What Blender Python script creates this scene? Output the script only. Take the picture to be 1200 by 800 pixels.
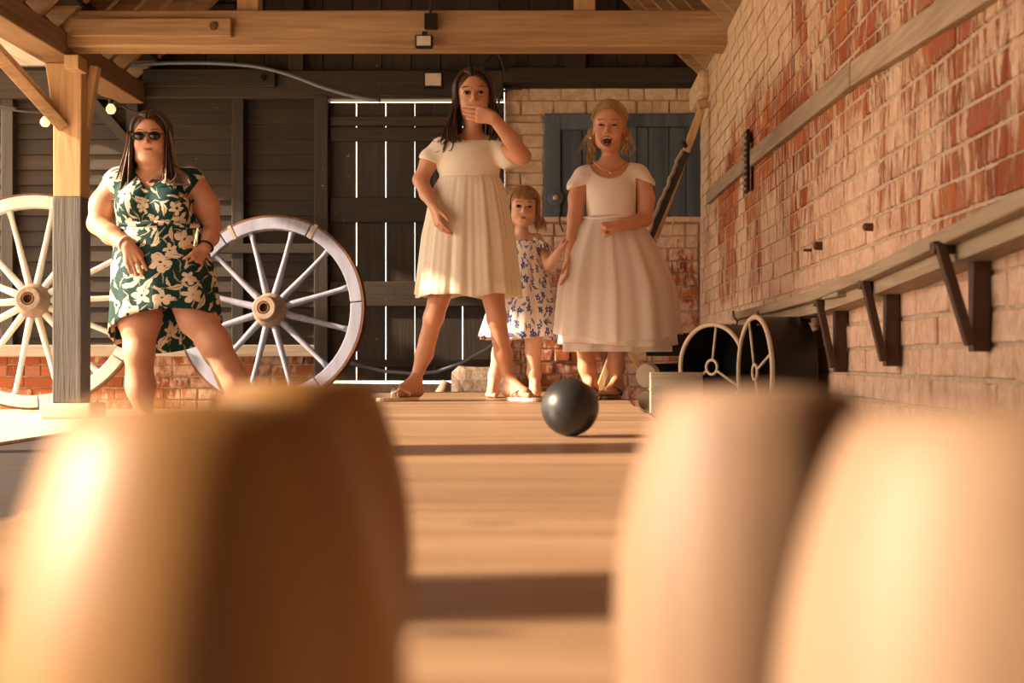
import bpy, bmesh, math, random
import numpy as np
from mathutils import Vector, Matrix, Quaternion
for o in list(bpy.data.objects): bpy.data.objects.remove(o)
random.seed(7); np.random.seed(7)
S = bpy.context.scene
COL = S.collection
F = 1667.0            # focal length in pixels of the 1200 x 800 frame
CX, CY, CZ = 655.0, 418.0, 0.37
# ---------------------------------------------------------------- camera
cam = bpy.data.cameras.new('camera'); camo = bpy.data.objects.new('camera', cam); COL.objects.link(camo)
camo.location = (0, 0, CZ); camo.rotation_euler = (math.pi/2, 0, 0)
cam.sensor_width = 36; cam.lens = 36*F/1200
cam.shift_x = (600-CX)/1200; cam.shift_y = (CY-400)/1200
cam.clip_start = 0.02; cam.clip_end = 200
cam.dof.use_dof = True; cam.dof.focus_distance = 6.3; cam.dof.aperture_fstop = 5.0
S.camera = camo
# ---------------------------------------------------------------- light
w = bpy.data.worlds.new('sky'); S.world = w; w.use_nodes = True
bg = w.node_tree.nodes['Background']; bg.inputs[0].default_value = (1.0, .84, .68, 1); bg.inputs[1].default_value = 3.2
sun = bpy.data.lights.new('sun', 'SUN'); suno = bpy.data.objects.new('sun', sun); COL.objects.link(suno)
sun.energy = 13; sun.color = (1, .77, .56); sun.angle = math.radians(1.2)
suno.rotation_euler = Vector((1, .16, -.435)).to_track_quat('-Z', 'Y').to_euler()
S.view_settings.view_transform = 'Standard'; S.view_settings.look = 'None'
S.view_settings.exposure = 0.34; S.view_settings.gamma = 1.0; S.view_settings.use_curve_mapping = False
S.cycles.max_bounces = 8; S.cycles.diffuse_bounces = 5; S.cycles.use_denoising = True

def W(px, py, d): return Vector(((px-CX)*d/F, d, CZ+(CY-py)*d/F))

# ---------------------------------------------------------------- materials
class NT:
    def __init__(s, name):
        s.m = bpy.data.materials.new(name); s.m.use_nodes = True
        s.t = s.m.node_tree; s.b = s.t.nodes['Principled BSDF']; s.out = s.t.nodes['Material Output']
    def n(s, typ, ins=None, **kw):
        nd = s.t.nodes.new(typ)
        for k, v in kw.items(): setattr(nd, k, v)
        if ins:
            for k, v in ins.items():
                if isinstance(v, bpy.types.NodeSocket): s.t.links.new(v, nd.inputs[k])
                else: nd.inputs[k].default_value = v
        return nd
    def math(s, op, a, b=0.0, c=0.0): return s.n('ShaderNodeMath', {0: a, 1: b, 2: c}, operation=op).outputs[0]
    def mix(s, f, a, b, mode='MIX'):
        nd = s.n('ShaderNodeMix', None, data_type='RGBA', blend_type=mode)
        for i, v in ((0, f), (6, a), (7, b)):
            if isinstance(v, bpy.types.NodeSocket): s.t.links.new(v, nd.inputs[i])
            else: nd.inputs[i].default_value = v if i == 0 else (*v[:3], 1)
        return nd.outputs[2]
    def ramp(s, f, stops):
        nd = s.n('ShaderNodeValToRGB', {0: f}); cr = nd.color_ramp
        while len(cr.elements) < len(stops): cr.elements.new(.5)
        for e, (p, c) in zip(cr.elements, stops):
            e.position = p; e.color = (*c, 1) if isinstance(c, tuple) else (c, c, c, 1)
        return nd.outputs[0]
    def pos(s): return s.n('ShaderNodeNewGeometry').outputs['Position']
    def obj(s): return s.n('ShaderNodeTexCoord').outputs['Object']
    def scale(s, v, sc): return s.n('ShaderNodeVectorMath', {0: v, 1: sc}, operation='MULTIPLY').outputs[0]
    def noise(s, v, sc=1., det=4., ro=.55, dist=0.): return s.n('ShaderNodeTexNoise', {'Vector': v, 'Scale': sc, 'Detail': det, 'Roughness': ro, 'Distortion': dist}).outputs[0]
    def rnd(s): return s.n('ShaderNodeObjectInfo').outputs['Random']
    def sep(s, v): return s.n('ShaderNodeSeparateXYZ', {0: v}).outputs
    def comb(s, x, y, z): return s.n('ShaderNodeCombineXYZ', {0: x, 1: y, 2: z}).outputs[0]
    def color(s, c): s.t.links.new(c, s.b.inputs['Base Color'])
    def set(s, **kw):
        for k, v in kw.items(): s.b.inputs[k].default_value = v
    def bump(s, h, strength=.4, dist=.01):
        nd = s.n('ShaderNodeBump', {'Height': h, 'Strength': strength, 'Distance': dist}); s.t.links.new(nd.outputs[0], s.b.inputs['Normal'])

def plain(name, c, rough=.6, metal=0., var=.12, sc=20., bump=0.):
    t = NT(name); f = t.noise(t.pos(), sc)
    c2 = tuple(max(0, x*(1-2*var)) for x in c); c3 = tuple(min(1, x*(1+var)) for x in c)
    t.color(t.mix(f, c2, c3)); t.set(Roughness=rough, Metallic=metal)
    if bump: t.bump(f, bump, .004)
    return t.m

def wood(name, c1, c2, axis=0, grain=60., rough=.65, rv=.25, bump=.35, specks=None, knots=True, wsh=None):
    t = NT(name); p = t.pos()
    r = t.rnd(); off = t.comb(t.math('MULTIPLY', r, 13.), t.math('MULTIPLY', r, 7.), t.math('MULTIPLY', r, 5.))
    p = t.n('ShaderNodeVectorMath', {0: p, 1: off}, operation='ADD').outputs[0]
    sc = [grain, grain, grain]; sc[axis] = grain*.045
    g = t.noise(t.scale(p, tuple(sc)), 1., 5., .6, .6)
    sc2 = [9, 9, 9]; sc2[axis] = 1.0
    g2 = t.noise(t.scale(p, tuple(sc2)), 1., 3., .5)
    f = t.math('ADD', t.math('MULTIPLY', g, .65), t.math('MULTIPLY', g2, .45))
    col = t.ramp(f, [(.32, c1), (.72, c2)])
    v = t.math('ADD', t.math('MULTIPLY', r, rv), 1-rv*.5)
    col = t.mix(1., col, t.comb(v, v, v), 'MULTIPLY')
    if knots:
        sk = [3.5]*3; sk[axis] = 1.3
        k = t.n('ShaderNodeTexVoronoi', {'Vector': t.scale(p, tuple(sk)), 'Scale': 1.}).outputs[0]
        col = t.mix(t.ramp(k, [(.03, .7), (.07, .0)]), col, tuple(x*.35 for x in c1))
    if specks:
        n = t.noise(t.scale(p, (7, 7, 7)), 2.2, 8., .75)
        col = t.mix(t.ramp(n, [(specks, 0.), (specks+.02, .8)]), col, (.62, .56, .48))
    if wsh:
        n = t.noise(t.scale(p, (3, 3, 3)), 1., 6., .7)
        col = t.mix(t.ramp(n, [(.42, 0.), (.6, .85)]), col, wsh)
    t.color(col); t.set(Roughness=rough)
    t.bump(g, bump, .006)
    return t.m

def limewash(name, right=True):
    """old brick with flaking limewash; on the long wall the wash lies thick far up, patchy in the middle, thick again below the ledge"""
    t = NT(name); p = t.pos(); x, y, z = t.sep(p)
    at = t.n('ShaderNodeAttribute', None, attribute_name='tint').outputs['Fac']
    r = t.math('FRACT', t.math('ADD', t.rnd(), at))
    n1 = t.noise(p, 45., 5., .7)
    base = t.ramp(r, [(0., (.28, .08, .035)), (.3, (.46, .135, .05)), (.55, (.58, .20, .065)), (.8, (.40, .12, .06)), (1., (.50, .22, .12))])
    base = t.mix(t.math('MULTIPLY', n1, .5), base, (.25, .06, .03))
    if right:
        sv = t.scale(p, (14, 14, 2.4)); big = t.noise(p, 1.7, 2., .5)
    else:
        sv = t.scale(p, (9, 9, 5)); big = t.noise(p, 1.9, 2., .5)
    st = t.noise(sv, 1.6, 8., .72)
    fine = t.noise(t.scale(p, (60, 60, 18)), 1., 4., .6)
    f = t.math('ADD', t.math('MULTIPLY', st, .8), t.math('MULTIPLY', big, .75))
    f = t.math('ADD', f, t.math('MULTIPLY', fine, .25))
    if right:
        up = t.n('ShaderNodeMapRange', {0: t.math('ADD', z, t.math('MULTIPLY', y, .12)), 1: 2.3, 2: 2.9, 3: 0., 4: .34}).outputs[0]
        lo = t.n('ShaderNodeMapRange', {0: z, 1: .72, 2: .52, 3: 0., 4: .22}).outputs[0]
        far = t.n('ShaderNodeMapRange', {0: z, 1: 1.0, 2: 1.35, 3: .04, 4: -.08}).outputs[0]
        b = t.math('ADD', t.math('ADD', up, lo), far)
    else:
        b = t.n('ShaderNodeMapRange', {0: z, 1: .9, 2: 1.5, 3: -.02, 4: .35}).outputs[0]
    f = t.math('ADD', f, b)
    mask = t.ramp(f, [(.845, 0.), (.91, .68), (1.02, .90)])
    # the wash: cream high up, pinkish lower
    hz = t.n('ShaderNodeMapRange', {0: z, 1: .6, 2: 1.7, 3: 0., 4: 1.}).outputs[0]
    wash = t.mix(hz, (.80, .54, .40), (.80, .62, .40))
    wash = t.mix(t.ramp(t.noise(p, 11., 7., .75), [(.45, 0.), (.68, .75)]), wash, (.50, .27, .12))
    wash = t.mix(t.ramp(t.noise(p, 28., 4., .7), [(.5, 0.), (.75, .8)]), wash, (.9, .76, .58))
    t.color(t.mix(mask, base, wash)); t.set(Roughness=.9)
    t.b.inputs['Specular IOR Level'].default_value = .15
    h = t.math('ADD', t.math('MULTIPLY', n1, .6), t.math('MULTIPLY', mask, .5)); t.bump(t.math('ADD', h, t.math('MULTIPLY', t.noise(p, 18., 6., .7), 1.2)), .9, .010)
    return t.m

def skin(name, c, blush):
    t = NT(name); n = t.noise(t.pos(), 35., 4., .6); n2 = t.noise(t.pos(), 7., 2.)
    col = t.mix(t.math('MULTIPLY', n2, .6), c, blush); col = t.mix(t.math('MULTIPLY', n, .25), col, tuple(x*.75 for x in c))
    t.color(col); t.set(Roughness=.48); t.b.inputs['Subsurface Weight'].default_value = .12
    t.b.inputs['Subsurface Radius'].default_value = (.02, .007, .003); t.b.inputs['Subsurface Scale'].default_value = .5
    return t.m

def hairmat(name, c1, c2):
    t = NT(name); p = t.pos(); n = t.noise(t.scale(p, (160, 160, 14)), 1., 4., .7); n2 = t.noise(t.scale(p, (16, 16, 4)), 1., 2.)
    f = t.math('ADD', t.math('MULTIPLY', n, .6), t.math('MULTIPLY', n2, .5))
    t.color(t.ramp(f, [(.4, c1), (.72, c2)])); t.set(Roughness=.38); t.bump(n, .5, .002)
    return t.m

def floral(name, ground, bloom, eye, size, small=False):
    """printed fabric: ragged five-petalled blooms and split leaves, wrapped round the wearer"""
    t = NT(name); x, y, z = t.sep(t.obj())
    u = t.math('MULTIPLY', t.math('ARCTAN2', x, t.math('MULTIPLY', y, -1.)), .21)
    v = t.scale(t.comb(u, z, 0.), (1/size,)*3)
    wob = t.n('ShaderNodeTexNoise', {'Vector': v, 'Scale': 3., 'Detail': 2.}).outputs[1]
    v = t.n('ShaderNodeVectorMath', {0: v, 1: t.scale(wob, (.22, .22, 0))}, operation='ADD').outputs[0]
    def cell(vec, off):
        vv = t.n('ShaderNodeVectorMath', {0: vec, 1: off}, operation='ADD').outputs[0]
        vo = t.n('ShaderNodeTexVoronoi', {'Vector': vv, 'Scale': 1., 'Randomness': .75}, voronoi_dimensions='2D')
        d = t.n('ShaderNodeVectorMath', {0: vv, 1: vo.outputs['Position']}, operation='SUBTRACT').outputs[0]
        dx, dy, _ = t.sep(d); cr, cg, cb = t.n('ShaderNodeSeparateColor', {0: vo.outputs['Color']}).outputs[:3]
        return dx, dy, cr, cg, vo.outputs['Distance']
    dx, dy, cr, cg, r = cell(v, (0, 0, 0))
    a = t.math('ADD', t.math('ARCTAN2', dy, dx), t.math('MULTIPLY', cr, 6.28))
    pet = t.math('ADD', t.math('MULTIPLY', t.math('ABSOLUTE', t.math('COSINE', t.math('MULTIPLY', a, 2.5))), .24), .17)
    pet = t.math('MULTIPLY', pet, t.math('ADD', t.math('MULTIPLY', cg, .5), .50 if small else .62))
    fl = t.math('LESS_THAN', r, pet)
    dot = t.math('LESS_THAN', r, .055)
    m = t.math('SUBTRACT', fl, dot)
    def leaf(off, sc, L, Wd):
        vv = t.scale(v, (sc,)*3); dx, dy, cr, cg, r = cell(vv, off)
        th = t.math('MULTIPLY', cr, 6.28); c = t.math('COSINE', th); s_ = t.math('SINE', th)
        X = t.math('ADD', t.math('MULTIPLY', dx, c), t.math('MULTIPLY', dy, s_)); Y = t.math('SUBTRACT', t.math('MULTIPLY', dy, c), t.math('MULTIPLY', dx, s_))
        Y = t.math('ADD', Y, t.math('MULTIPLY', t.math('MULTIPLY', X, X), .6))
        e = t.math('ADD', t.math('POWER', t.math('ABSOLUTE', t.math('DIVIDE', X, L)), 1.6), t.math('ABSOLUTE', t.math('DIVIDE', Y, Wd)))
        vein = t.math('GREATER_THAN', t.math('ABSOLUTE', Y), .012)
        return t.math('MULTIPLY', t.math('LESS_THAN', e, 1.), vein)
    m = t.math('MAXIMUM', m, leaf((3.3, 1.7, 0), 1.25, .48, .13))
    if not small: m = t.math('MAXIMUM', m, leaf((7.1, 5.2, 0), 1.9, .45, .11))
    if not small: m = t.math('MAXIMUM', m, leaf((1.9, 9.4, 0), 1.6, .62, .035))
    m = t.math('MAXIMUM', m, 0.)
    t.color(t.mix(m, ground, bloom)); t.set(Roughness=.7)
    t.b.inputs['Specular IOR Level'].default_value = .25
    return t.m

def fabric(name, c, sc=180., bump=.3, lace=False, trans=0.):
    t = NT(name); p = t.obj(); n = t.noise(p, sc, 2., .5)
    col = t.mix(t.math('MULTIPLY', n, .4), c, tuple(x*.8 for x in c))
    if lace:
        vo = t.n('ShaderNodeTexVoronoi', {'Vector': p, 'Scale': 230.}).outputs[0]
        col = t.mix(t.ramp(vo, [(.25, .0), (.55, .30)]), col, tuple(x*.74 for x in c)); n = vo
    t.color(col); t.set(Roughness=.75); t.b.inputs['Sheen Weight'].default_value = .2
    t.bump(n, bump, .003)
    if trans:
        tr = t.n('ShaderNodeBsdfTransparent'); mx = t.n('ShaderNodeMixShader', {0: trans, 1: t.b.outputs[0], 2: tr.outputs[0]})
        t.t.links.new(mx.outputs[0], t.out.inputs[0])
    return t.m

M = {}
M['oak_x'] = wood('oak_along_x', (.22, .11, .045), (.52, .33, .16), 0, 40, rv=.15)
M['oak_y'] = wood('oak_along_y', (.16, .075, .03), (.38, .22, .10), 1, 40, rv=.15)
M['oak_z'] = wood('oak_along_z', (.36, .18, .07), (.70, .45, .21), 2, 40, rv=.15)
M['white_y'] = wood('bounce_lit_boards', (.60, .46, .30), (.86, .76, .60), 1, 30, wsh=(.9, .82, .7), knots=False)  # paleness stands for light bounced up from the ground
M['roof_y'] = wood('roof_boards', (.15, .07, .03), (.40, .22, .10), 1, 35, rv=.6)
M['black_x'] = wood('tarred_boards_level', (.018, .012, .007), (.054, .036, .020), 0, 50, rv=.5, specks=.685, knots=False)
M['black_z'] = wood('tarred_boards_upright', (.017, .0115, .007), (.048, .032, .019), 2, 50, rv=.6, specks=.675, knots=False)
M['tar_z'] = wood('tar_painted_post', (.045, .038, .032), (.13, .11, .09), 2, 60, rough=.45, bump=.9, knots=False)
M['blue'] = wood('faded_blue_paint', (.040, .056, .070), (.115, .145, .175), 2, 18, rv=.35, bump=.2, specks=.70, knots=False)
M['alley'] = wood('alley_boards', (.19, .10, .05), (.44, .28, .16), 0, 26, rough=.42, rv=.30, bump=.15)
M['grey_y'] = wood('weathered_batten', (.24, .16, .10), (.46, .34, .22), 1, 55, knots=False)
M['grey_x'] = wood('weathered_plank', (.22, .16, .11), (.45, .36, .26), 0, 50)
M['brown_iron'] = plain('brown_painted_bracket', (.085, .034, .015), .5, var=.3)
M['brick_r'] = limewash('brick_long_wall', True); M['brick_b'] = limewash('brick_end_wall', False)
M['mortar'] = plain('lime_mortar', (.62, .46, .32), .95, var=.35, sc=25, bump=.8)
M['earth'] = plain('earth_with_shade', (.035, .018, .009), .95, var=.4, sc=9, bump=.7)  # shade over the near ground is put into this dark colour
M['stone'] = plain('sunlit_concrete', (.74, .62, .48), .9, var=.12, sc=12, bump=.4)
M['wheel'] = wood('lavender_grey_paint', (.19, .19, .245), (.34, .35, .45), 2, 14, rv=.2, bump=.3, specks=.66, knots=False)
M['wheel2'] = wood('bleached_wheel_wood', (.50, .40, .30), (.78, .70, .58), 2, 30, rv=.2, wsh=(.62, .70, .68), knots=False)
M['rust'] = plain('rusty_iron', (.20, .085, .035), .7, .5, .4, 40, .5)
M['black_metal'] = plain('black_metal', (.018, .014, .011), .38, .2, .4, 18)
M['cream_metal'] = plain('cream_painted_rim', (.66, .50, .34), .5, .0, .15, 30)
M['dark_rubber'] = plain('grey_rubber_hose', (.20, .22, .25), .45)
M['black_cable'] = plain('black_cable', (.03, .022, .016), .5)

# ---------------------------------------------------------------- mesh building
class MB:
    def __init__(s): s.v = []; s.f = []; s.mi = []
    def add(s, vs, fs, mi=0):
        o = len(s.v); s.v += [tuple(v) for v in vs]; s.f += [tuple(i+o for i in f) for f in fs]; s.mi += [mi]*len(fs); return s
    def box(s, c, size, rot=None, mi=0, taper=None):
        hx, hy, hz = size[0]/2, size[1]/2, size[2]/2
        vs = [Vector((x*hx, y*hy, z*hz)) for x in (-1, 1) for y in (-1, 1) for z in (-1, 1)]
        if taper: vs = [Vector((v.x*(taper if v.z > 0 else 1), v.y*(taper if v.z > 0 else 1), v.z)) for v in vs]
        if rot is not None: vs = [rot @ v for v in vs]
        vs = [v+Vector(c) for v in vs]
        return s.add(vs, [(0, 1, 3, 2), (4, 6, 7, 5), (0, 4, 5, 1), (2, 3, 7, 6), (0, 2, 6, 4), (1, 5, 7, 3)], mi)
    def span(s, lo, hi, mi=0): return s.box([(a+b)/2 for a, b in zip(lo, hi)], [abs(b-a) for a, b in zip(lo, hi)], mi=mi)
    def beam(s, a, b, wd, ht, up=(0, 0, 1), mi=0):
        a = Vector(a); b = Vector(b); d = (b-a); L = d.length; d.normalize(); side = d.cross(Vector(up)).normalized(); u = side.cross(d)
        R = Matrix((side, d, u)).transposed()
        return s.box((a+b)/2, (wd, L, ht), R, mi)
    def tube(s, pts, rad, n=8, flat=1., up=None, mi=0, closed=False, cap=True):
        pts = [Vector(p) for p in pts]; m = len(pts)
        if not hasattr(rad, '__len__'): rad = [rad]*m
        vs = []; ref = Vector(up) if up is not None else None
        prev = None
        for i, p in enumerate(pts):
            if closed: t = pts[(i+1) % m]-pts[i-1]
            else: t = pts[min(i+1, m-1)]-pts[max(i-1, 0)]
            if t.length < 1e-9: t = Vector((0, 0, 1))
            t.normalize()
            if ref is not None: a = t.cross(ref)
            elif prev is not None: a = prev-t*prev.dot(t)
            else: a = t.cross(Vector((0, 0, 1)) if abs(t.z) < .9 else Vector((1, 0, 0)))
            if a.length < 1e-6: a = t.orthogonal()
            a.normalize(); prev = a; b = t.cross(a)
            for k in range(n):
                th = 2*math.pi*k/n; vs.append(p+a*math.cos(th)*rad[i]+b*math.sin(th)*rad[i]*flat)
        fs = []
        for i in range(m if closed else m-1):
            j = (i+1) % m
            for k in range(n): fs.append((i*n+k, i*n+(k+1) % n, j*n+(k+1) % n, j*n+k))
        if cap and not closed: fs += [tuple(range(n-1, -1, -1)), tuple(range((m-1)*n, m*n))]
        return s.add(vs, fs, mi)
    def lathe(s, prof, c=(0, 0, 0), R=None, n=32, mi=0, closed=False):
        vs = []; R = R or Matrix.Identity(3); m = len(prof)
        for r, z in prof:
            for k in range(n):
                th = 2*math.pi*k/n; vs.append(R @ Vector((r*math.cos(th), r*math.sin(th), z))+Vector(c))
        fs = []
        for i in range(m if closed else m-1):
            j = (i+1) % m
            for k in range(n): fs.append((i*n+k, i*n+(k+1) % n, j*n+(k+1) % n, j*n+k))
        if not closed: fs += [tuple(range(n-1, -1, -1)), tuple(range((m-1)*n, m*n))]
        return s.add(vs, fs, mi)
    def prism(s, poly, a, b, mi=0):
        n = len(poly); a = Vector(a); b = Vector(b)
        vs = [Vector(p)+a for p in poly]+[Vector(p)+b for p in poly]
        return s.add(vs, [tuple(range(n)), tuple(range(2*n-1, n-1, -1))]+[(i, i+n, (i+1) % n+n, (i+1) % n) for i in range(n)], mi)
    def build(s, name, mats, parent=None, smooth=False, bevel=0, origin=None, sub=0, solid=0, autos=None):
        V = np.array(s.v, dtype=np.float64)
        return link_mesh(name, V, s.f, mats, parent, smooth, bevel, origin, s.mi, sub, solid, autos)

def link_mesh(name, V, faces, mats, parent=None, smooth=False, bevel=0, origin=None, mi=None, sub=0, solid=0, autos=None):
    lo = V.min(0); hi = V.max(0)
    o0 = Vector(((lo[0]+hi[0])/2, (lo[1]+hi[1])/2, lo[2])) if origin is None else Vector(origin)
    me = bpy.data.meshes.new(name)
    me.from_pydata((V-np.array(o0)).tolist(), [], faces if isinstance(faces, list) else faces.tolist())
    if not isinstance(mats, (list, tuple)): mats = [mats]
    for m_ in mats: me.materials.append(m_)
    if mi is not None and len(mats) > 1: me.polygons.foreach_set('material_index', mi)
    bm = bmesh.new(); bm.from_mesh(me)
    if len(bm.faces) < 60000: bmesh.ops.recalc_face_normals(bm, faces=bm.faces)
    bm.to_mesh(me); bm.free()
    o = bpy.data.objects.new(name, me); COL.objects.link(o)
    if smooth:
        me.polygons.foreach_set('use_smooth', [True]*len(me.polygons))
    if autos: me.set_sharp_from_angle(angle=math.radians(autos)) if smooth else None
    if bevel:
        b = o.modifiers.new('bevel', 'BEVEL'); b.width = bevel; b.segments = 2; b.limit_method = 'ANGLE'; b.angle_limit = math.radians(40)
    if sub:
        b = o.modifiers.new('sub', 'SUBSURF'); b.levels = sub; b.render_levels = sub
    if solid:
        b = o.modifiers.new('solid', 'SOLIDIFY'); b.thickness = solid; b.offset = 0
    o['w0'] = [o0.x, o0.y, o0.z]
    if parent is not None:
        pw = Vector(parent['w0']); o.parent = parent; o.location = o0-pw
    else: o.location = o0
    return o

def thing(name, loc, label, cat, group=None, kind=None):
    o = bpy.data.objects.new(name, None); COL.objects.link(o); o.location = loc; o.empty_display_size = .1
    o['w0'] = list(Vector(loc)); tag(o, label, cat, group, kind); return o
def tag(o, label=None, cat=None, group=None, kind=None):
    if label: o['label'] = label
    if cat: o['category'] = cat
    if group: o['group'] = group
    if kind: o['kind'] = kind
    return o
def box(name, lo, hi, m, parent=None, bevel=0): return MB().span(lo, hi).build(name, m, parent, bevel=bevel)
def copy_part(src, parent, loc, scale=None, rot=None):
    c = src.copy(); COL.objects.link(c); c.parent = parent; c.location = Vector(loc)-Vector(parent['w0'] if parent else (0, 0, 0))
    c['w0'] = list(Vector(loc))
    if scale: c.scale = scale
    if rot: c.rotation_euler = rot
    return c
# ================================================================ THE SETTING
YB = 9.67; SB = YB/F
def BX(px): return (px-CX)*SB
def BZ(py): return CZ+(CY-py)*SB
XR = .955
STR = 'structure'
# ground and floor; sun and shade put into a pale and a dark material
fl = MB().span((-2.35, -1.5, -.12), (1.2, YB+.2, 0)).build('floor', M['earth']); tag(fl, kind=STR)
ap = MB().span((-26, -14, -.14), (-2.35, 30, .012))
ap.span((-2.35, YB+.35, -.14), (20, 30, .0)).build('ground', M['stone']); bpy.data.objects['ground']['kind'] = STR
# brick meshes shared by every brick
def brick_mesh(i):
    rr = random.Random(i); bm = bmesh.new(); bmesh.ops.create_cube(bm, size=1.)
    for v in bm.verts:
        v.co += Vector([rr.uniform(-.03, .03) for _ in range(3)])
    bmesh.ops.bevel(bm, geom=bm.edges[:], offset=.055, segments=1, affect='EDGES', offset_type='OFFSET')
    me = bpy.data.meshes.new('brick'); bm.to_mesh(me); bm.free(); return me
BM_R = [brick_mesh(i) for i in range(6)]
for m_ in BM_R: m_.materials.append(M['brick_r'])
BM_B = [brick_mesh(i+10) for i in range(6)]
for m_ in BM_B: m_.materials.append(M['brick_b'])
def lay(parent, meshes, items, limit, mat):
    """items: (centre, size). The ones that show largest become brick parts, the rest one joined part."""
    def area(it):
        c, s = it
        if c[1] < .5: return 0
        px = CX+c[0]*F/c[1]; py = CY-(c[2]-CZ)*F/c[1]
        a = max(s[0]*F/c[1], abs(c[0])*F*s[1]/c[1]**2)*s[2]*F/c[1]
        return a if -15 < px < 1215 and -15 < py < 815 else a*.001
    items = sorted(items, key=area, reverse=True)
    for i, (c, s) in enumerate(items[:limit]):
        o = bpy.data.objects.new('brick', meshes[i % 6]); COL.objects.link(o); o.parent = parent
        o.location = Vector(c)-Vector(parent['w0']); o.scale = s
        o.rotation_euler = (random.choice((0, math.pi)), 0, 0)
    rest = items[limit:]
    if rest:
        mb = MB(); tint = []
        for c, s in rest:
            mb.box(c, s); tint += [random.random()]*8
        o = mb.build('brickwork', mat, parent); o['kind'] = 'stuff'
        at = o.data.attributes.new('tint', 'FLOAT', 'POINT'); at.data.foreach_set('value', tint)
def courses(u0, u1, z0, z1, ch, L, joint=.008, seed=1, skip=None):
    rr = random.Random(seed); z = z0; row = 0
    while z < z1-.02:
        h = min(ch, z1-z)-joint; u = u0; first = True
        while u < u1-.01:
            l = L if rr.random() < .55 else L*.5
            if first: l = L*rr.choice((.5, .75, 1)); first = False
            l = min(l, u1-u)
            if u1-u-l < .05: l = u1-u
            c = (u+l/2, z+h/2)
            if l > .03 and not (skip and skip(u, u+l, z, z+h)): yield c[0], c[1], l-joint, h, rr
            u += l
        z += ch; row += 1
# ---- long right wall
wr = MB().span((XR+.008, -4.5, -.1), (XR+.34, YB+.3, 2.24)).build('wall_right', M['mortar']); tag(wr, kind=STR)
items = []
for u, z, l, h, rr in courses(-1.4, YB-.05, .0, 2.24, .080, .225, seed=3):
    pr = rr.uniform(0, .007)
    items.append(((XR+.05-pr+.006, u, z), (.1, l, h)))
lay(wr, BM_R, items, 300, M['brick_r'])
# corbelled head of the wall by the end wall
cb = MB().span((BX(808), 9.05, BZ(132)), (XR+.02, YB+.05, 2.2)).build('corbel', M['brick_b'], wr, bevel=.03)
# ---- end wall: mortar core with two brick areas
wb = MB().span((BX(591), YB+.055, -.05), (XR+.05, YB+.34, BZ(98)))
wb.span((-5.2, YB+.055, -.05), (BX(385), YB+.2, BZ(415))).span((BX(385), YB+.055, -.05), (BX(591), YB+.2, BZ(450)))
wb = wb.build('wall_back', M['mortar']); tag(wb, kind=STR)
dx0, dx1, dz0, dz1 = BX(638), BX(826), BZ(254), BZ(133)
def skp(u0, u1, z0, z1): return u1 > dx0+.03 and u0 < dx1 and z1 > dz0+.02 and z0 < dz1-.02
items = []
for u, z, l, h, rr in list(courses(BX(591), XR, dz0-.035-15*.086, dz0-.035, .086, .225, seed=5))+list(courses(BX(591), dx0, dz0-.035, dz1, .086, .225, seed=6))+list(courses(BX(591), XR, dz1, BZ(98), (BZ(98)-dz1)/2.001, .225, seed=7)):
    items.append(((u, YB+.098-rr.uniform(0, .016), z), (l, .1, h)))
for u, z, l, h, rr in courses(-5.0, BX(385), 0, BZ(416), .080, .225, seed=8):
    items.append(((u, YB+.096-rr.uniform(0, .010), z), (l, .1, h)))
lay(wb, BM_B, items, 300, M['brick_b'])
# ---- tarred weatherboards
studs = [-5.2, BX(10), BX(156), BX(279.5), BX(377)]
z = BZ(413)
while z < BZ(118):
    for a, b in zip(studs[:-1], studs[1:]):
        R = Matrix.Rotation(math.radians(-11), 3, 'X')
        MB().box(((a+b)/2, YB+.06, z+.05), (b-a, .018, .112), R).build('board', M['black_x'], wb)
    z += .1044
for i, xs in enumerate(studs[1:-1]):
    MB().span((xs-.04, YB-.03, BZ(415)), (xs+.04, YB+.05, BZ(112))).build('stud', M['black_z'], wb, bevel=.004)
MB().span((BX(370), YB-.07, BZ(450)), (BX(386), YB+.06, BZ(114))).build('door_post', M['black_z'], wb, bevel=.004)
MB().span((-5.2, YB-.05, BZ(418)), (BX(385), YB+.1, BZ(404))).build('sill', M['grey_x'], wb, bevel=.006)
MB().span((BX(240), YB-.045, BZ(297)), (BX(370), YB+.01, BZ(286))).build('rail', M['black_x'], wb, bevel=.003)
MB().beam((BX(60), YB-.02, BZ(60)), (BX(172), YB-.02, BZ(190)), .06, .11, (0, 1, 0)).build('brace', M['black_x'], wb)
# head beams on the end wall
MB().span((-5.2, YB-.06, BZ(117)), (BX(590), YB+.09, BZ(84))).build('head_beam', M['black_x'], wb, bevel=.008)
MB().span((BX(172), YB-.10, BZ(105)), (BX(326), YB-.055, BZ(84))).build('splice_plank', M['black_x'], wb, bevel=.006)
b_ = MB().lathe([(.02, 0), (.02, .02), (.012, .03)], (BX(312), YB-.1, BZ(95)), Matrix.Rotation(math.pi/2, 3, 'X'), 10).build('bolt', M['black_metal'], wb)
MB().span((BX(590), YB-.06, BZ(98)), (XR, YB+.25, BZ(80))).build('head_beam', M['black_x'], wb, bevel=.01)
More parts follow.
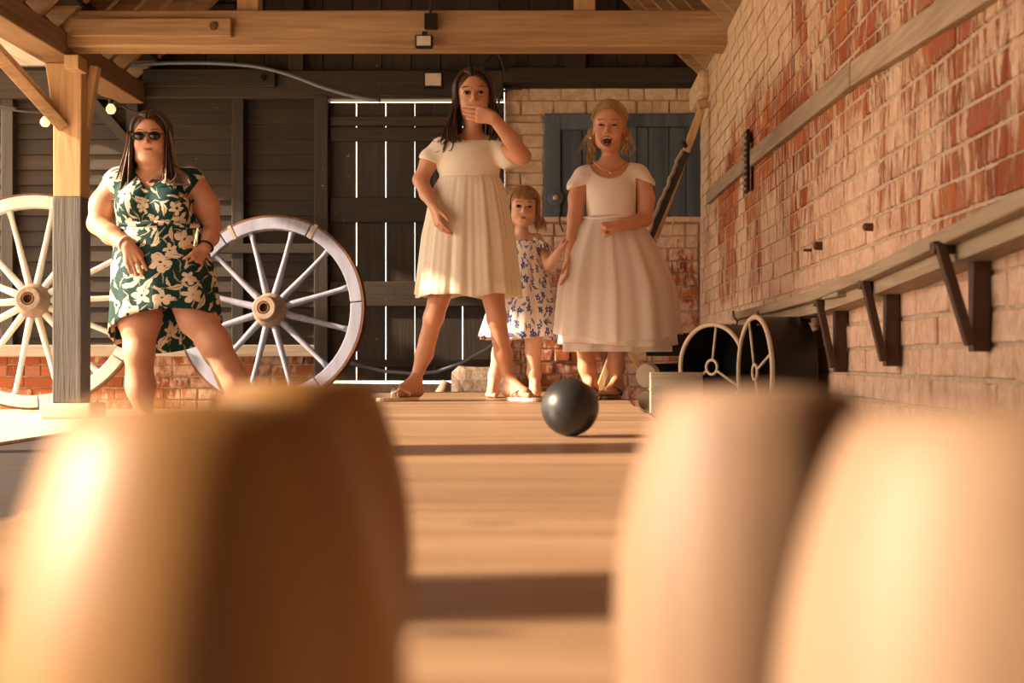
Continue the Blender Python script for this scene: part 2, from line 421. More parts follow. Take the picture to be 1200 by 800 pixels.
# black gable above
xg = -2.8
MB().prism([(-3.0,YB+.03,2.2),(1.1,YB+.03,2.2),(-.94,YB+.03,4.34)],(0,.0,0),(0,.02,0)).build('gable_lining', M['black_z'], wb)
MB().span((-2.8,YB+.03,BZ(88)),(.95,YB+.05,2.3)).build('gable_lining', M['black_z'], wb)
while xg < .95:
    top = 2.25+min(xg+.1+2.8, .93-xg-.1)+.02
    if top > BZ(84)+.1: MB().span((xg, YB+.01, BZ(86)), (xg+.192, YB+.03, top)).build('gable_board', M['black_z'], wb)
    xg += .2
MB().span((BX(340), YB-.07, BZ(84)), (BX(357), YB+.01, 3.4)).build('gable_post', M['black_z'], wb)
MB().span((BX(663), YB-.07, BZ(82)), (BX(686), YB+.01, 3.2)).build('gable_post', M['black_z'], wb)
MB().span((-5.2, YB+.02, BZ(84)), (-2.75, YB+.04, 2.5)).build('gable_board', M['black_x'], wb)
# ---- plank barn door with daylight between the boards
d1 = thing('door_1', ((BX(386)+BX(590))/2, YB, .1), None, None, kind=STR)
ed = [386, 417.5, 435.5, 452, 486, 508.5, 542, 577, 591]
gaps = [.008, .002, .007, .005, .002, .007, .003]
for i, (a, b) in enumerate(zip(ed[:-1], ed[1:])):
    x0 = BX(a)+(gaps[i-1]/2 if i else 0); x1 = BX(b)-(gaps[i]/2 if i < 7 else 0)
    MB().span((x0, YB+.0, BZ(446)), (x1, YB+.025, BZ(120.3))).build('plank', M['black_z'], d1)
for a, b in ((137, 148), (150, 166), (232, 261), (330, 359), (421, 430)):
    MB().span((BX(387), YB-.032, BZ(b)), (BX(590), YB-.001, BZ(a))).build('rail', M['black_x'], d1, bevel=.004)
# ---- blue loading door high in the brick
d2 = thing('door_2', ((dx0+dx1)/2, YB, dz0), None, None, kind=STR)
MB().span((dx0, YB+.02, dz0), (dx1, YB+.05, dz1)).build('door_back', M['blue'], d2)
for x0, x1, z0, z1 in ((dx0, dx0+.11, dz0, dz1), (dx0+.11, BX(738), dz1-.11, dz1), (BX(738), dx1, dz1-.09, dz1), (BX(738), BX(746), dz0, dz1-.09)):
    MB().span((x0, YB-.01, z0), (x1, YB+.022, z1)).build('frame', M['blue'], d2, bevel=.005)
pl = [746, 760, 784, 804, 825]
for a, b in zip(pl[:-1], pl[1:]):
    MB().span((BX(a)+.003, YB+.002, dz0), (BX(b)-.003, YB+.022, dz1-.095)).build('plank', M['blue'], d2, bevel=.003)
for a, b in ((658, 682), (684, 708), (710, 737)):
    MB().span((BX(a)+.002, YB+.008, dz0), (BX(b)-.002, YB+.022, dz1-.115)).build('plank', M['blue'], d2, bevel=.003)
lk = MB().lathe([(.055, 0), (.055, .012), (.03, .022)], (BX(651), YB-.01, BZ(232)), Matrix.Rotation(math.pi/2, 3, 'X'), 20).build('lock_plate', M['blue'], d2, smooth=True, autos=30)
MB().lathe([(.018, 0), (.018, .018), (.008, .022)], (BX(651), YB-.03, BZ(232)), Matrix.Rotation(math.pi/2, 3, 'X'), 14).build('knob', M['cream_metal'], lk, smooth=True)
MB().tube([(BX(655), YB-.02, BZ(250)), (BX(656), YB-.02, BZ(262)), (BX(660), YB-.02, BZ(272))], .006, 6).build('hook', M['black_metal'], d2)
MB().span((BX(634), YB-.02, dz0-.035), (dx1, YB+.05, dz0)).build('sill', M['brick_b'], d2, bevel=.006)
# ---- roof
cl = thing('ceiling', (-.93, 4, 2.2), None, None, kind=STR)
xl, xr, zp = -2.85, .98, 2.24; rx = (xl+xr)/2; rz = zp+(rx-xl)
def slope(x0, z0, x1, z1, lift):
    a = Vector((x0, 0, z0)); b = Vector((x1, 0, z1)); d = (b-a); L = d.length; d.normalize(); n = Vector((-d.z, 0, d.x)); n = n if n.z > 0 else -n
    return a+n*lift, d, L, n
for (x0, z0) in ((xl, zp), (xr, zp)):
    a, d, L, n = slope(x0, z0, rx, rz, .10)
    R = Matrix((d, Vector((0, 1, 0)), n)).transposed() if d.cross(Vector((0, 1, 0))).dot(n) > 0 else Matrix((d, Vector((0, -1, 0)), n)).transposed()
    k = 0
    while k*.16 < L:
        w_ = .15
        MB().box(a+d*(k*.16+.08)+Vector((0, 2.6, 0))+n*.01, (w_, 14.3, .02), R).build('board', M['roof_y'], cl); k += 1
    MB().box(a+d*(L/2)+Vector((0, 2.6, 0))+n*.045, (L+.1, 14.4, .03), R).build('roof_covering', M['black_x'], cl)
    y = -1.2; a, d, L, n = slope(x0, z0, rx, rz, .045)
    while y < YB-.05:
        MB().box(a+d*(L/2)+Vector((0, y, 0)), (L, .055, .10), R).build('rafter', M['oak_x'], cl); y += .30
# flat soffit over the open side; ground bounce put into its pale colour
k = 0
while -2.98-k*.15 > -4.3:
    MB().span((-2.98-(k+1)*.15+.004, -1.5, 2.34), (-2.98-k*.15, YB, 2.36)).build('soffit_board', M['white_y'], cl); k += 1
MB().span((-4.32, -4.5, 2.362), (-2.7, YB, 2.40)).build('roof_covering', M['black_x'], cl)
# ---- unseen boards added behind the camera to cut the fill light
wf = MB().span((-2.95, -2.26, 0), (XR, -2.22, 4.2)).build('added_wall_front', M['black_z']); tag(wf, kind=STR)
wl = MB().span((-2.95, -2.22, 0), (-2.91, -.35, 2.3)).build('added_wall_left', M['black_z']); tag(wl, kind=STR)
# ---- timber frame
def jowl_post(x, y, label, w0=.17, dark=BZ(418), tary=1.3, vis=True):
    t = thing('timber_post', (x, y, .05), label, 'post')
    prof = [(.05, w0, w0), (tary, w0, w0)]
    MB().span((x-w0/2, y-w0/2, .10), (x+w0/2, y+w0/2, tary)).build('tarred_foot', M['tar_z'], t, bevel=.008)
    mb = MB(); n = 0; vs = []
    for zz, a, b in ((tary, -w0/2+.004, w0/2-.004), (1.75, -w0/2+.003, w0/2-.002), (1.98, -w0/2-.03, w0/2), (2.08, -w0/2-.045, w0/2)):
        vs += [(x+a, y-w0/2+.004, zz), (x+b, y-w0/2+.004, zz), (x+b, y+w0/2-.004, zz), (x+a, y+w0/2-.004, zz)]
    fs = [(0, 1, 2, 3), (12, 13, 14, 15)]
    for i in range(3):
        for k in range(4): fs.append((i*4+k, i*4+(k+1) % 4, i*4+4+(k+1) % 4, i*4+4+k))
    mb.add(vs, fs).build('jowled_head', M['oak_z'], t, bevel=.008)
    return t
px_post = 90
mainpost = jowl_post(-2.86, 8.35, 'oak post left of the woman, bare above and tarred black below')
ps = MB().span((-3.0, 8.2, .012), (-2.70, 8.5, .10)).build('padstone', M['stone'], bevel=.015)
tag(ps, 'pale stone block under the foot of the tarred oak post', 'stone')
for yy, ww, lb in ((5.45, .17, 'beside the girls'), (2.35, .30, 'beside the rolling ball'), (.62, .2, 'nearest to the camera')):
    jowl_post(-2.86, yy, 'oak post of the open side outside the frame, '+lb, ww)
    o = MB().span((-3.02, yy-.17, .012), (-2.70, yy+.17, .10)).build('padstone', M['stone'], bevel=.015); tag(o, 'pale stone block under the oak post outside the frame, '+lb, 'stone', 'padstones out of view')
for o in [o for o in bpy.data.objects if o.name.startswith('timber_post') and 'outside' in o.get('label', '')]: o['group'] = 'oak posts out of view'
o = MB().span((-3.0, -1.5, 2.08), (-2.80, YB-.06, 2.22)).build('wall_plate', M['oak_y'], bevel=.008)
tag(o, 'long oak plate running back from the upper left corner over the posts', 'beam')
tb = thing('tie_beam', (-.93, 8.2, 2.14), 'pale oak tie beam crossing the whole barn above the girls', 'beam')
MB().span((-2.82, 8.10, 2.135), (XR+.02, 8.30, 2.345)).build('beam_body', M['oak_x'], tb, bevel=.012)
MB().span((W(84, 0, 8.07).x, 8.055, W(0, 43, 8.07).z), (W(271, 0, 8.07).x, 8.10, W(0, 22, 8.07).z)).build('scarf_plank', M['oak_x'], tb, bevel=.006)
MB().lathe([(.025, 0), (.022, .01), (.0, .012)], (W(250, 30, 8.05).x, 8.055, W(250, 30, 8.05).z), Matrix.Rotation(math.pi/2, 3, 'X'), 14).build('knot', M['rust'], tb)
MB().span((-2.80, 8.05, 2.00), (-2.72, 8.2, 2.08)).build('peg_block', M['oak_z'], tb, bevel=.004)
for px, lb in ((293, 'left'), (685, 'right')):
    a = W(px, 0, 8.2).x
    o = MB().span((a-.062, 8.14, 2.345), (a+.062, 8.26, 3.05)).build('queen_post', M['oak_z'], bevel=.006)
    tag(o, 'short oak upright rising from the %s part of the pale tie beam' % lb, 'post')
o = MB().span((BX(500)*.85, 8.0+.85, 2.3), (BX(512)*.85, 8.0+.9, 3.2)).build('hanger_post', M['black_z'])
tag(o, 'thin black upright behind the middle of the tie beam', 'post')
# braces of the post
o = MB().beam(W(-26, 36, 7.9), W(74, 146, 8.3), .07, .13, (0, 1, 0)).build('knee_brace', M['oak_x'], mainpost, bevel=.006)
o = MB().beam(W(100, 150, 8.40), W(112, 78, 8.40), .05, .07, (0, 1, 0)).build('knee_brace', M['oak_z'], mainpost, bevel=.006)

# ---- the skittle alley
al = thing('skittle_alley', (-.3, 3.7, 0), 'long raised wooden skittle alley of crosswise boards', 'skittle alley')
def lx(y): return -.62-.30*max(0, y-1.6)/5.7
y = .12; k = 0
while y < 7.3:
    wd = .218; rr = random.uniform(-.006, .006)
    x0, x1 = lx(y+.1)+random.uniform(-.008, .008), .28+random.uniform(-.006, .006)
    MB().span((x0, y+.0015, .160), (x1, y+wd-.0015, .190+random.uniform(-.0015, .0015))).build('board', M['alley'], al, bevel=.002)
    y += wd
MB().beam((lx(.1)+.05, .14, .10), (lx(7.3)+.05, 7.3, .10), .04, .12).build('side_rail', M['grey_y'], al)
MB().span((.20, .14, .04), (.24, 7.3, .16)).build('side_rail', M['grey_y'], al)
for yy in (.4, 2.3, 4.2, 6.9):
    for xx in (lx(yy)+.06, .20):
        MB().span((xx-.04, yy-.04, 0), (xx+.04, yy+.04, .16)).build('leg', M['grey_x'], al)

# ---- ledge along the right wall, on brackets
led = thing('wall_ledge', (.9, 4.5, .6), 'long sagging timber ledge along the right brick wall over three brackets', 'shelf')
pr = [(1.5, .715), (2.0, .70), (2.57, .678), (3.15, .652), (3.9, .618), (4.75, .592), (5.6, .585), (6.4, .585), (7.15, .588)]
vs = []; 
for yy, zz in pr:
    pj = .112 if yy < 6.9 else .09
    vs += [(XR-pj, yy, zz-.035), (XR+.01, yy, zz-.035), (XR+.01, yy, zz+.006), (XR-pj, yy, zz)]
fs = [(0, 1, 2, 3), tuple(len(vs)-4+i for i in range(4))]
for i in range(len(pr)-1):
    for k in range(4): fs.append((i*4+k, i*4+(k+1) % 4, i*4+4+(k+1) % 4, i*4+4+k))
MB().add(vs, fs).build('ledge_board', M['grey_y'], led, bevel=.004)
vs2 = [(x-(0 if x > XR else -.035), y_, z_-.036) for x, y_, z_ in vs]
MB().add(vs2, fs).build('bearer', M['grey_y'], led)
def bracket(pxv, pyt, pyb, pr_, lab):
    xv = XR-.012; d = xv*F/(pxv-CX); t_ = CZ+(CY-pyt)*d/F; b_ = CZ+(CY-pyb)*d/F
    t = thing('shelf_bracket', (xv, d, b_), lab, 'bracket', 'brown timber brackets under the ledge')
    MB().span((xv-.028, d-.02, b_), (xv+.012, d+.02, t_)).build('wall_leg', M['brown_iron'], t, bevel=.003)
    MB().span((xv-pr_, d-.018, t_-.028), (xv-.028, d+.018, t_)).build('top_arm', M['brown_iron'], t, bevel=.003)
    MB().beam((xv-pr_+.012, d-.021, t_-.005), (xv-.034, d-.021, b_+.015), .022, .030, (0, 1, 0)).build('strut', M['brown_iron'], t, bevel=.003)
bracket(1152, 283, 412, .115, 'brown V bracket under the ledge, nearest to the camera')
bracket(1048, 327, 429, .100, 'brown V bracket under the ledge, middle one of three')
bracket(987, 349, 436, .095, 'brown V bracket under the ledge, farthest and beside the black drum')
o = MB().span((.85, 4.35, .585), (.93, 4.6, .61)).build('wedge_block', M['grey_x'], bevel=.003); o.location.z -= .03
tag(o, 'small pale wood packing block between ledge and farthest bracket', 'block')
# batten up the wall (two lengths)
for (ya, za, yb, zb) in ((1.6, 1.09, 4.55, 1.275), (4.57, 1.277, 6.95, 1.34), (7.15, 1.345, 9.0, 1.375)):
    o = MB().beam((XR-.006, ya, za), (XR-.006, yb, zb), .035, .078).build('trim_1', M['grey_y'], bevel=.004); tag(o, kind=STR)
# small louvred vent hanging on the wall
yv = XR*F/(881-CX)
vt = thing('louvre_vent', (XR-.03, yv, 1.19), 'small black louvred metal plate hung on the brick wall beside the batten', 'vent')
MB().span((XR-.03, yv-.045, CZ+(CY-225)*yv/F), (XR-.015, yv+.065, CZ+(CY-153)*yv/F)).build('backplate', M['black_metal'], vt)
for i in range(10):
    zz = CZ+(CY-221+i*7)*yv/F
    MB().box((XR-.036, yv+.01, zz), (.02, .10, .004), Matrix.Rotation(.5, 3, 'Y')).build('slat', M['grey_y'], vt)
for px, py, r_ in ((963, 288, .016), (1023, 266, .013), (951, 293, .006)):
    d = XR*F/(px-CX); p = W(px, py, d)
    o = MB().lathe([(r_, 0), (r_*.9, .03), (r_*.5, .035)], (XR+.004, d, p.z), Matrix.Rotation(-math.pi/2, 3, 'Y'), 10).build('wall_peg', M['rust'], smooth=True, autos=40)
    tag(o, {963: 'rusty peg stub in the brick wall above the farthest bracket', 1023: 'rusty peg stub in the brick wall left of the nearest bracket', 951: 'tiny nail beside a rusty peg in the brick wall'}[px], 'peg')
# recess behind the drums
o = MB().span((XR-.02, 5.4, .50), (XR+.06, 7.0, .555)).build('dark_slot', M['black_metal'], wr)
# ================================================================ PROPS
M['skittle'] = wood('turned_skittle_wood', (.10, .043, .007), (.30, .145, .034), 2, 22, rough=.5, rv=.2, bump=.1)
M['skittle_pale'] = wood('turned_pale_wood', (.12, .065, .034), (.26, .16, .09), 2, 22, rough=.62, rv=.2, bump=.1)
M['ball'] = plain('black_ball', (.022, .022, .022), .38, 0, .3, 12, .1)
M['lens'] = plain('frosted_lens', (.72, .62, .50), .3)
def skittle(px, d, lab, mk='skittle'):
    x = (px-CX)*d/F; z0 = .191; H = .166
    t = thing('skittle', (x, d, z0), lab, 'skittle', 'barrel shaped wooden skittles standing at the near end of the alley')
    prof = [(.0, 0), (.030, 0), (.0345, .003)]
    for i in range(1, 24):
        z = .003+(H-.006)*i/24; q = (z-H/2)/(H/2); prof.append((.0365+.0185*max(0, 1-q*q), z))
    pr_top = [(.0362, H-.0022), (.0345, H-.0006)]
    MB().lathe(prof+pr_top, (x, d, z0), n=56).build('barrel_body', M[mk], t, smooth=True, autos=50)
    MB().lathe([(.0345, H-.0008), (.022, H+.0008), (.008, H+.002), (.0, H+.002)], (x, d, z0), n=48).build('end_grain_top', M[mk], t, smooth=True)
    MB().lathe([(.0533, .050), (.0541, .0515), (.0540, .053)], (x, d, z0), n=56).build('turned_line', M[mk], t, smooth=True)
    return t
skittle(242, .39, 'large blurred wooden skittle filling the lower left')
skittle(350, .69, 'blurred wooden skittle just behind the large left one')
skittle(888, .55, 'blurred wooden skittle right of the alley centre, with a dark right side', 'skittle_pale')
skittle(1185, .33, 'blurred wooden skittle at the far lower right, nearest to the camera', 'skittle_pale')
bt = MB().lathe([(.065*math.sin(math.pi*i/28), -.065*math.cos(math.pi*i/28)) for i in range(29)], (W(668, 0, 3.2).x, 3.2, .2565), n=48).build('skittle_ball', M['ball'], smooth=True)
tag(bt, 'black ball rolling down the boards in front of the girls', 'ball')

def wheel(pxc, pyc, d, R, n_, nsp, ph, mat, lab, hub_m, lean):
    c = W(pxc, pyc, d); nrm = Vector(n_).normalized()
    xx = nrm.cross(Vector((0, 0, 1))).normalized()*-1; yy = xx.cross(nrm)*1.0
    if yy.z < 0: yy = -yy
    Rm = Matrix((xx, yy, xx.cross(yy))).transposed(); k = Rm @ Vector((0, 0, 1)); sg = 1 if k.dot(nrm) > 0 else -1
    t = thing('cart_wheel', (c.x, c.y, c.z-R), lab, 'wheel', 'old spoked cart wheels leaning on the end wall')
    def P(a, r, h): return c+Rm @ Vector((r*math.sin(a), r*math.cos(a), h*sg))
    nf = nsp//2; w0 = .088; th = .065
    for i in range(nf):
        a0 = 2*math.pi*i/nf+.006+ph+.2; a1 = 2*math.pi*(i+1)/nf-.006+ph+.2; mb = MB(); vs = []; m = 10
        for j in range(m+1):
            a = a0+(a1-a0)*j/m
            vs += [P(a, R-w0, -th/2), P(a, R-.008, -th/2), P(a, R-.008, th/2), P(a, R-w0, th/2)]
        fs = [(0, 1, 2, 3), tuple(m*4+q for q in (3, 2, 1, 0))]
        for j in range(m):
            for q in range(4): fs.append((j*4+q, j*4+(q+1) % 4, j*4+4+(q+1) % 4, j*4+4+q))
        mb.add(vs, fs).build('felloe', mat, t, bevel=.005)
    mb = MB(); vs = []; m = 64
    for j in range(m):
        a = 2*math.pi*j/m; vs += [P(a, R-.009, -th/2), P(a, R+.004, -th/2), P(a, R+.004, th/2), P(a, R-.009, th/2)]
    fs = []
    for j in range(m):
        for q in range(4): fs.append((j*4+q, j*4+(q+1) % 4, ((j+1) % m)*4+(q+1) % 4, ((j+1) % m)*4+q))
    mb.add(vs, fs).build('iron_tyre', M['rust'], t)
    for i in range(nsp):
        a = ph+2*math.pi*i/nsp
        p0 = P(a, .085, .01); p1 = P(a, .13, .012); p2 = P(a, R*.55, 0); p3 = P(a, R-w0-.05, 0); p4 = P(a, R-w0+.01, 0)
        MB().tube([p0, p1, p2, p3, p4], [.026, .024, .018, .017, .024], 8, 1.0, up=nrm).build('spoke', mat, t, smooth=True)
    hr = Matrix.Identity(3); hz = Rm @ Vector((0, 0, sg)); hx = xx; hy = hz.cross(hx); HR = Matrix((hx, hy, hz)).transposed()
    hb = MB().lathe([(.0, -.10), (.07, -.10), (.085, -.08), (.112, -.04), (.118, 0), (.112, .035), (.088, .075), (.082, .08), (.085, .09), (.078, .15), (.072, .155), (.045, .155), (.04, .148), (.04, .09), (.0, .09)], c, HR, 36).build('hub', hub_m, t, smooth=True, autos=35)
    MB().lathe([(.038, .10), (.038, .152), (.030, .154), (.026, .15), (.024, .10)], c, HR, 24, closed=True).build('hub_bush', M['rust'], hb, smooth=True, autos=35)
    for a in (math.radians(28), math.radians(-28)):
        mb = MB(); vs = []
        for s_ in (-.012, .012):
            for r_, h_ in ((R-w0-.004, -th/2-.004), (R+.008, -th/2-.004), (R+.008, th/2+.004), (R-w0-.004, th/2+.004)): vs.append(P(a+s_/R, r_, h_))
        mb.add(vs, [(0, 1, 2, 3), (7, 6, 5, 4)]+[(q, (q+1) % 4, (q+1) % 4+4, q+4) for q in range(4)]).build('strap', M['grey_x'], t)
    return t
M['hubwood'] = wood('weathered_hub', (.18, .12, .08), (.38, .27, .19), 1, 40, bump=.6)
wheel(40, 353, 9.22, .70, (.10, -1, .08), 14, math.radians(10), M['wheel2'], 'pale bleached cart wheel behind the oak post at far left', M['hubwood'], 0)
wheel(318, 364, 9.25, .622, (-.12, -1, .10), 12, math.radians(13.5), M['wheel'], 'lavender grey cart wheel between the woman and the plank door', M['hubwood'], 0)

hp = [(396, 420), (420, 428), (450, 435), (480, 437.5), (510, 436), (540, 426), (573, 407), (592, 391), (606, 376), (612, 362)]
o = MB().tube([W(a, b, 9.3+.004*i) for i, (a, b) in enumerate(hp)], .011, 8).build('bent_hoop', M['dark_rubber'], smooth=True)
tag(o, 'thin grey bent hoop leaning at the foot of the plank door', 'hoop')
# gnarled timber
mb = MB(); rr = random.Random(4); vs = []; n = 14
for j in range(9):
    t_ = j/8; cx = W(530+t_*64, 0, 9.2).x; cz = .155
    for k in range(n):
        a = 2*math.pi*k/n; r = (.082 if j else .07)*(1+.30*(rr.random()-.5)*(.6 if j < 2 else .12))
        ca, sa = math.cos(a), math.sin(a); q = max(abs(ca), abs(sa))**.5
        vs.append((cx, 9.2+ca*r/q*1.2, max(.0, cz+sa*r/q*1.85)))
fs = [tuple(range(n)), tuple(range(9*n-1, 8*n-1, -1))]+[(j*n+k, j*n+(k+1) % n, (j+1)*n+(k+1) % n, (j+1)*n+k) for j in range(8) for k in range(n)]
o = mb.add(vs, fs).build('timber_baulk', M['hubwood'], smooth=False)
tag(o, 'gnarled grey timber baulk on the floor behind the tall girl', 'log')
o = MB().tube([W(516, 484, 8.95), W(518, 462, 8.95), W(524, 447, 8.95)], [.04, .05, .03], 8).build('stone_lump', M['hubwood'], smooth=True)
tag(o, 'small pale lump beside the gnarled end of the timber baulk', 'stone')

# ---- machine parts by the right wall
def drum(px, py, d, R, n_, L, spk, lab):
    c = W(px, py, d); nrm = Vector(n_).normalized(); back = -nrm
    up = Vector((0, 0, 1)); side = up.cross(nrm).normalized()
    Rm = Matrix((side, up, nrm)).transposed()
    t = thing('metal_drum', (c.x, c.y, c.z-R), lab, 'drum', 'black metal drums beside the right wall')
    MB().lathe([(R-.012, .0), (R-.004, 0), (R-.004, -L), (0, -L), (0, -L+.01), (R-.012, -L+.01)], c, Rm, 48, closed=True).build('shell', M['black_metal'], t, smooth=True, autos=40)
    def ring(r, q, off=0, cc=(0, 0)): return [c+Rm @ Vector((cc[0]+r*math.cos(a*2*math.pi/48), cc[1]+r*math.sin(a*2*math.pi/48), off)) for a in range(48)]
    MB().tube(ring(R-.006, 0, .004), .009, 8, closed=True).build('rim', M['cream_metal'], t, smooth=True)
    MB().tube(ring(.028, 0, .004), .006, 8, closed=True).build('hub_ring', M['cream_metal'], t, smooth=True)
    for a in spk:
        a = math.radians(a); pts = [c+Rm @ Vector((math.sin(a)*r, math.cos(a)*r, .004)) for r in (.028, R*.5, R-.008)]
        MB().tube(pts, .0055, 6).build('spoke', M['cream_metal'], t, smooth=True)
    return t
drum(835, 430, 5.55, .172, (-.74, -.67, 0), .25, (8, 118, 240), 'black drum with a wide cream rim and spokes, left of the pair by the wall')
drum(886, 436, 5.2, .208, (-.985, -.17, 0), .165, (-20, 160, 70), 'larger black drum seen side on against the brick wall under the ledge')
mb = MB().span((.46, 5.36, 0), (.935, 6.30, .15)).span((.66, 4.95, 0), (.935, 5.36, .10))
o = mb.build('machine_bed', M['grey_x'], bevel=.008); tag(o, 'dark timber bed carrying the black drums beside the wall', 'machine')
o = MB().span((W(762, 0, 5.28).x, 5.28, .0), (W(824, 0, 5.28).x, 5.33, W(0, 436, 5.28).z)).build('upright_board', M['grey_x'], bevel=.004)
tag(o, 'pale grey upright board in front of the black drums', 'board')
def hood():
    d0, d1_ = 6.5, 6.95
    pts = [(757, 417), (757, 405), (772, 398), (800, 390), (826, 390), (826, 417)]
    return MB().prism([W(a, b, d0) for a, b in pts], (0, 0, 0), (.06, d1_-d0, 0))
o = hood().build('black_hood', M['black_metal'], bevel=.006); tag(o, 'low black metal hood behind the left drum', 'machine')
for (px, py, r_, d, m_, lb) in ((757, 440, 15, 6.45, 'stone', 'pale round end of a black roller beside the alley end'), (757, 469, 12, 6.4, 'stone', 'small pale rounded stone under the black roller')):
    c = W(px, py, d); r = r_*d/F
    t = thing('roller' if py < 450 else 'round_stone', (c.x, d, c.z-r), lb, 'roller' if py < 450 else 'stone')
    Rm = Vector((.55, .83, 0)).to_track_quat('Z', 'Y').to_matrix()
    MB().lathe([(r*.9, 0), (r, .012), (r, .03 if py < 450 else .09), (0, .03 if py < 450 else .09)], c, Rm, 24).build('end_face', M['stone'], t, smooth=True, autos=35)
    if py < 450: MB().lathe([(r*.93, .03), (r*.93, .40), (0, .40)], c, Rm, 24).build('roller_body', M['black_metal'], t, smooth=True, autos=35)
o = MB().span((.475, 6.45, .0), (.66, 6.9, .215)).build('roller_block', M['black_metal'], bevel=.01); tag(o, 'dark block supporting the roller by the alley end', 'block')
for px in (860, 889):
    d = 5.5 if px == 860 else 5.2
    o = MB().tube([W(px-1, 364, d), W(px, 371, d), W(px+4, 376, d), W(px+3, 381, d), W(px-2, 380, d)], .005, 6).build('hook', M['rust'], smooth=True)
    tag(o, 'small rusty hook over the %s drum' % ('left' if px == 860 else 'larger right'), 'hook')
# ---- leaning shaft and its plank, by the blue door
t = thing('cart_shaft', (W(745, 0, 9.2).x, 9.2, 0), 'long brown wooden shaft leaning up to the wall corner past the blue door', 'shaft')
MB().beam(W(694, 480, 9.15), W(822, 128, 9.0), .05, .062, (0, 1, 0)).build('pole', M['oak_z'], t, bevel=.006)
MB().box(W(823, 122, 8.98), (.075, .06, .055), Matrix.Rotation(-.2, 3, 'Y')).build('end_block', M['oak_z'], t, bevel=.012)
t = thing('side_plank', (W(770, 0, 9.0).x, 9.0, 0), 'shorter dark plank with a frayed pale edge leaning against the brown shaft', 'plank')
MB().beam(W(735, 340, 9.02), W(804, 178, 8.92), .05, .052, (0, 1, 0)).build('plank_body', M['black_x'], t, bevel=.004)
ep = []
for i in range(40):
    q = i/39; p = W(731+ (799-731)*q, 340-(340-176)*q, 8.9)+Vector((random.uniform(-.007, .007), 0, 0)); ep.append(p)
MB().tube(ep, .013, 6).build('frayed_edge', M['grey_x'], t)
MB().tube([W(790, 253, 8.88), W(787, 275, 8.88), W(777, 291, 8.88), W(770, 280, 8.88)], .005, 6).build('cord_loop', M['cream_metal'], t, smooth=True)
MB().tube([W(801, 166, 8.95), W(804, 172, 8.93)], .014, 6).build('bolt', M['black_metal'], t)
o = MB().beam(W(735, 405, 8.2), W(783, 490, 8.2), .03, .04, (0, 1, 0)).build('loose_stick', M['oak_z'], bevel=.003); tag(o, 'short brown stick slanting behind the pink dress to the roller', 'stick')

# ---- lamps, bulbs and cables
def flood(px, py, d, w_, h_, lab):
    c = W(px, py, d); t = thing('flood_light', (c.x, d, c.z-h_/2), lab, 'lamp')
    MB().box(c, (w_, .05, h_)).build('housing', M['black_metal'], t, bevel=.006)
    MB().box(c+Vector((0, -.027, 0)), (w_*.78, .006, h_*.74)).build('lens', M['lens'], t)
    MB().beam(c+Vector((0, .03, h_*.3)), c+Vector((0, .05, h_*.9)), .03, .02).build('bracket', M['black_metal'], t)
flood(497, 49, 8.02, .10, .072, 'small flood lamp fixed under the middle of the pale tie beam')
flood(508, 94, 9.5, .135, .11, 'black framed flood lamp on the dark head beam left of the tall girl')
o = MB().span((W(497, 0, 8.05).x, 8.05, W(0, 33, 8.05).z), (W(512, 0, 8.05).x, 8.10, W(0, 15, 8.05).z)).build('junction_box', M['black_metal'], bevel=.004)
tag(o, 'black junction box on the tie beam above the small flood lamp', 'box')
M['bulb'] = NT('warm_bulb').m; b_ = M['bulb'].node_tree.nodes['Principled BSDF']
b_.inputs['Base Color'].default_value = (.9, .8, .5, 1); b_.inputs['Roughness'].default_value = .15
b_.inputs['Emission Color'].default_value = (1, .75, .32, 1); b_.inputs['Emission Strength'].default_value = .8
for px, py, lb in ((53, 143, 'round string light bulb left of the oak post'), (130, 128, 'round string light bulb right of the oak post, above the woman')):
    c = W(px, py, 8.6); t = thing('string_light_bulb', (c.x, c.y, c.z-.03), lb, 'bulb', 'bulbs on the string light cable')
    MB().lathe([(0, -.03), (.018, -.026), (.029, -.008), (.029, .008), (.018, .026), (.012, .034)], c, n=20).build('glass', M['bulb'], t, smooth=True)
    MB().lathe([(.014, .030), (.014, .058), (.006, .062)], c, n=12).build('socket', M['black_metal'], t, smooth=True, autos=35)
def cable(pts, d, r, lab, m_='black_cable', cat='cable'):
    P_ = [W(a, b, d) for a, b in pts]; out = []
    for i in range(len(P_)-1):
        for q in range(4):
            t_ = q/4; p0 = P_[max(i-1, 0)]; p1 = P_[i]; p2 = P_[i+1]; p3 = P_[min(i+2, len(P_)-1)]
            out.append(.5*((2*p1)+(p2-p0)*t_+(2*p0-5*p1+4*p2-p3)*t_*t_+(3*p1-p0-3*p2+p3)*t_**3))
    out.append(P_[-1]); o = MB().tube(out, r, 6).build('cable', M[m_], smooth=True); tag(o, lab, cat); return o
cable([(-60, 120), (-10, 126), (30, 131), (53, 131), (80, 124), (110, 115), (130, 117), (150, 128), (165, 133)], 8.6, .006, 'string light cable sagging past the head of the oak post')
cable([(150, 77), (190, 74), (250, 74), (300, 78), (340, 88), (380, 103), (420, 114), (446, 118)], 9.5, .013, 'grey brown conduit drooping from upper left to the top of the plank door', 'dark_rubber')
cable([(446, 111), (480, 112), (520, 112)], 9.52, .006, 'short black cable along the head beam above the plank door')
cable([(612, 104), (600, 104), (590, 107), (585, 116), (584, 140), (584, 205)], 9.60, .009, 'dark conduit running down beside the left edge of the cream brickwork')
cable([(566, 84), (567, 74), (575, 66), (584, 63), (592, 84)], 9.60, .009, 'bent dark pipe above the head of the tall girl')
cable([(505, -14), (505, 5), (504, 18)], 8.08, .008, 'black cable dropping to the junction box on the tie beam')
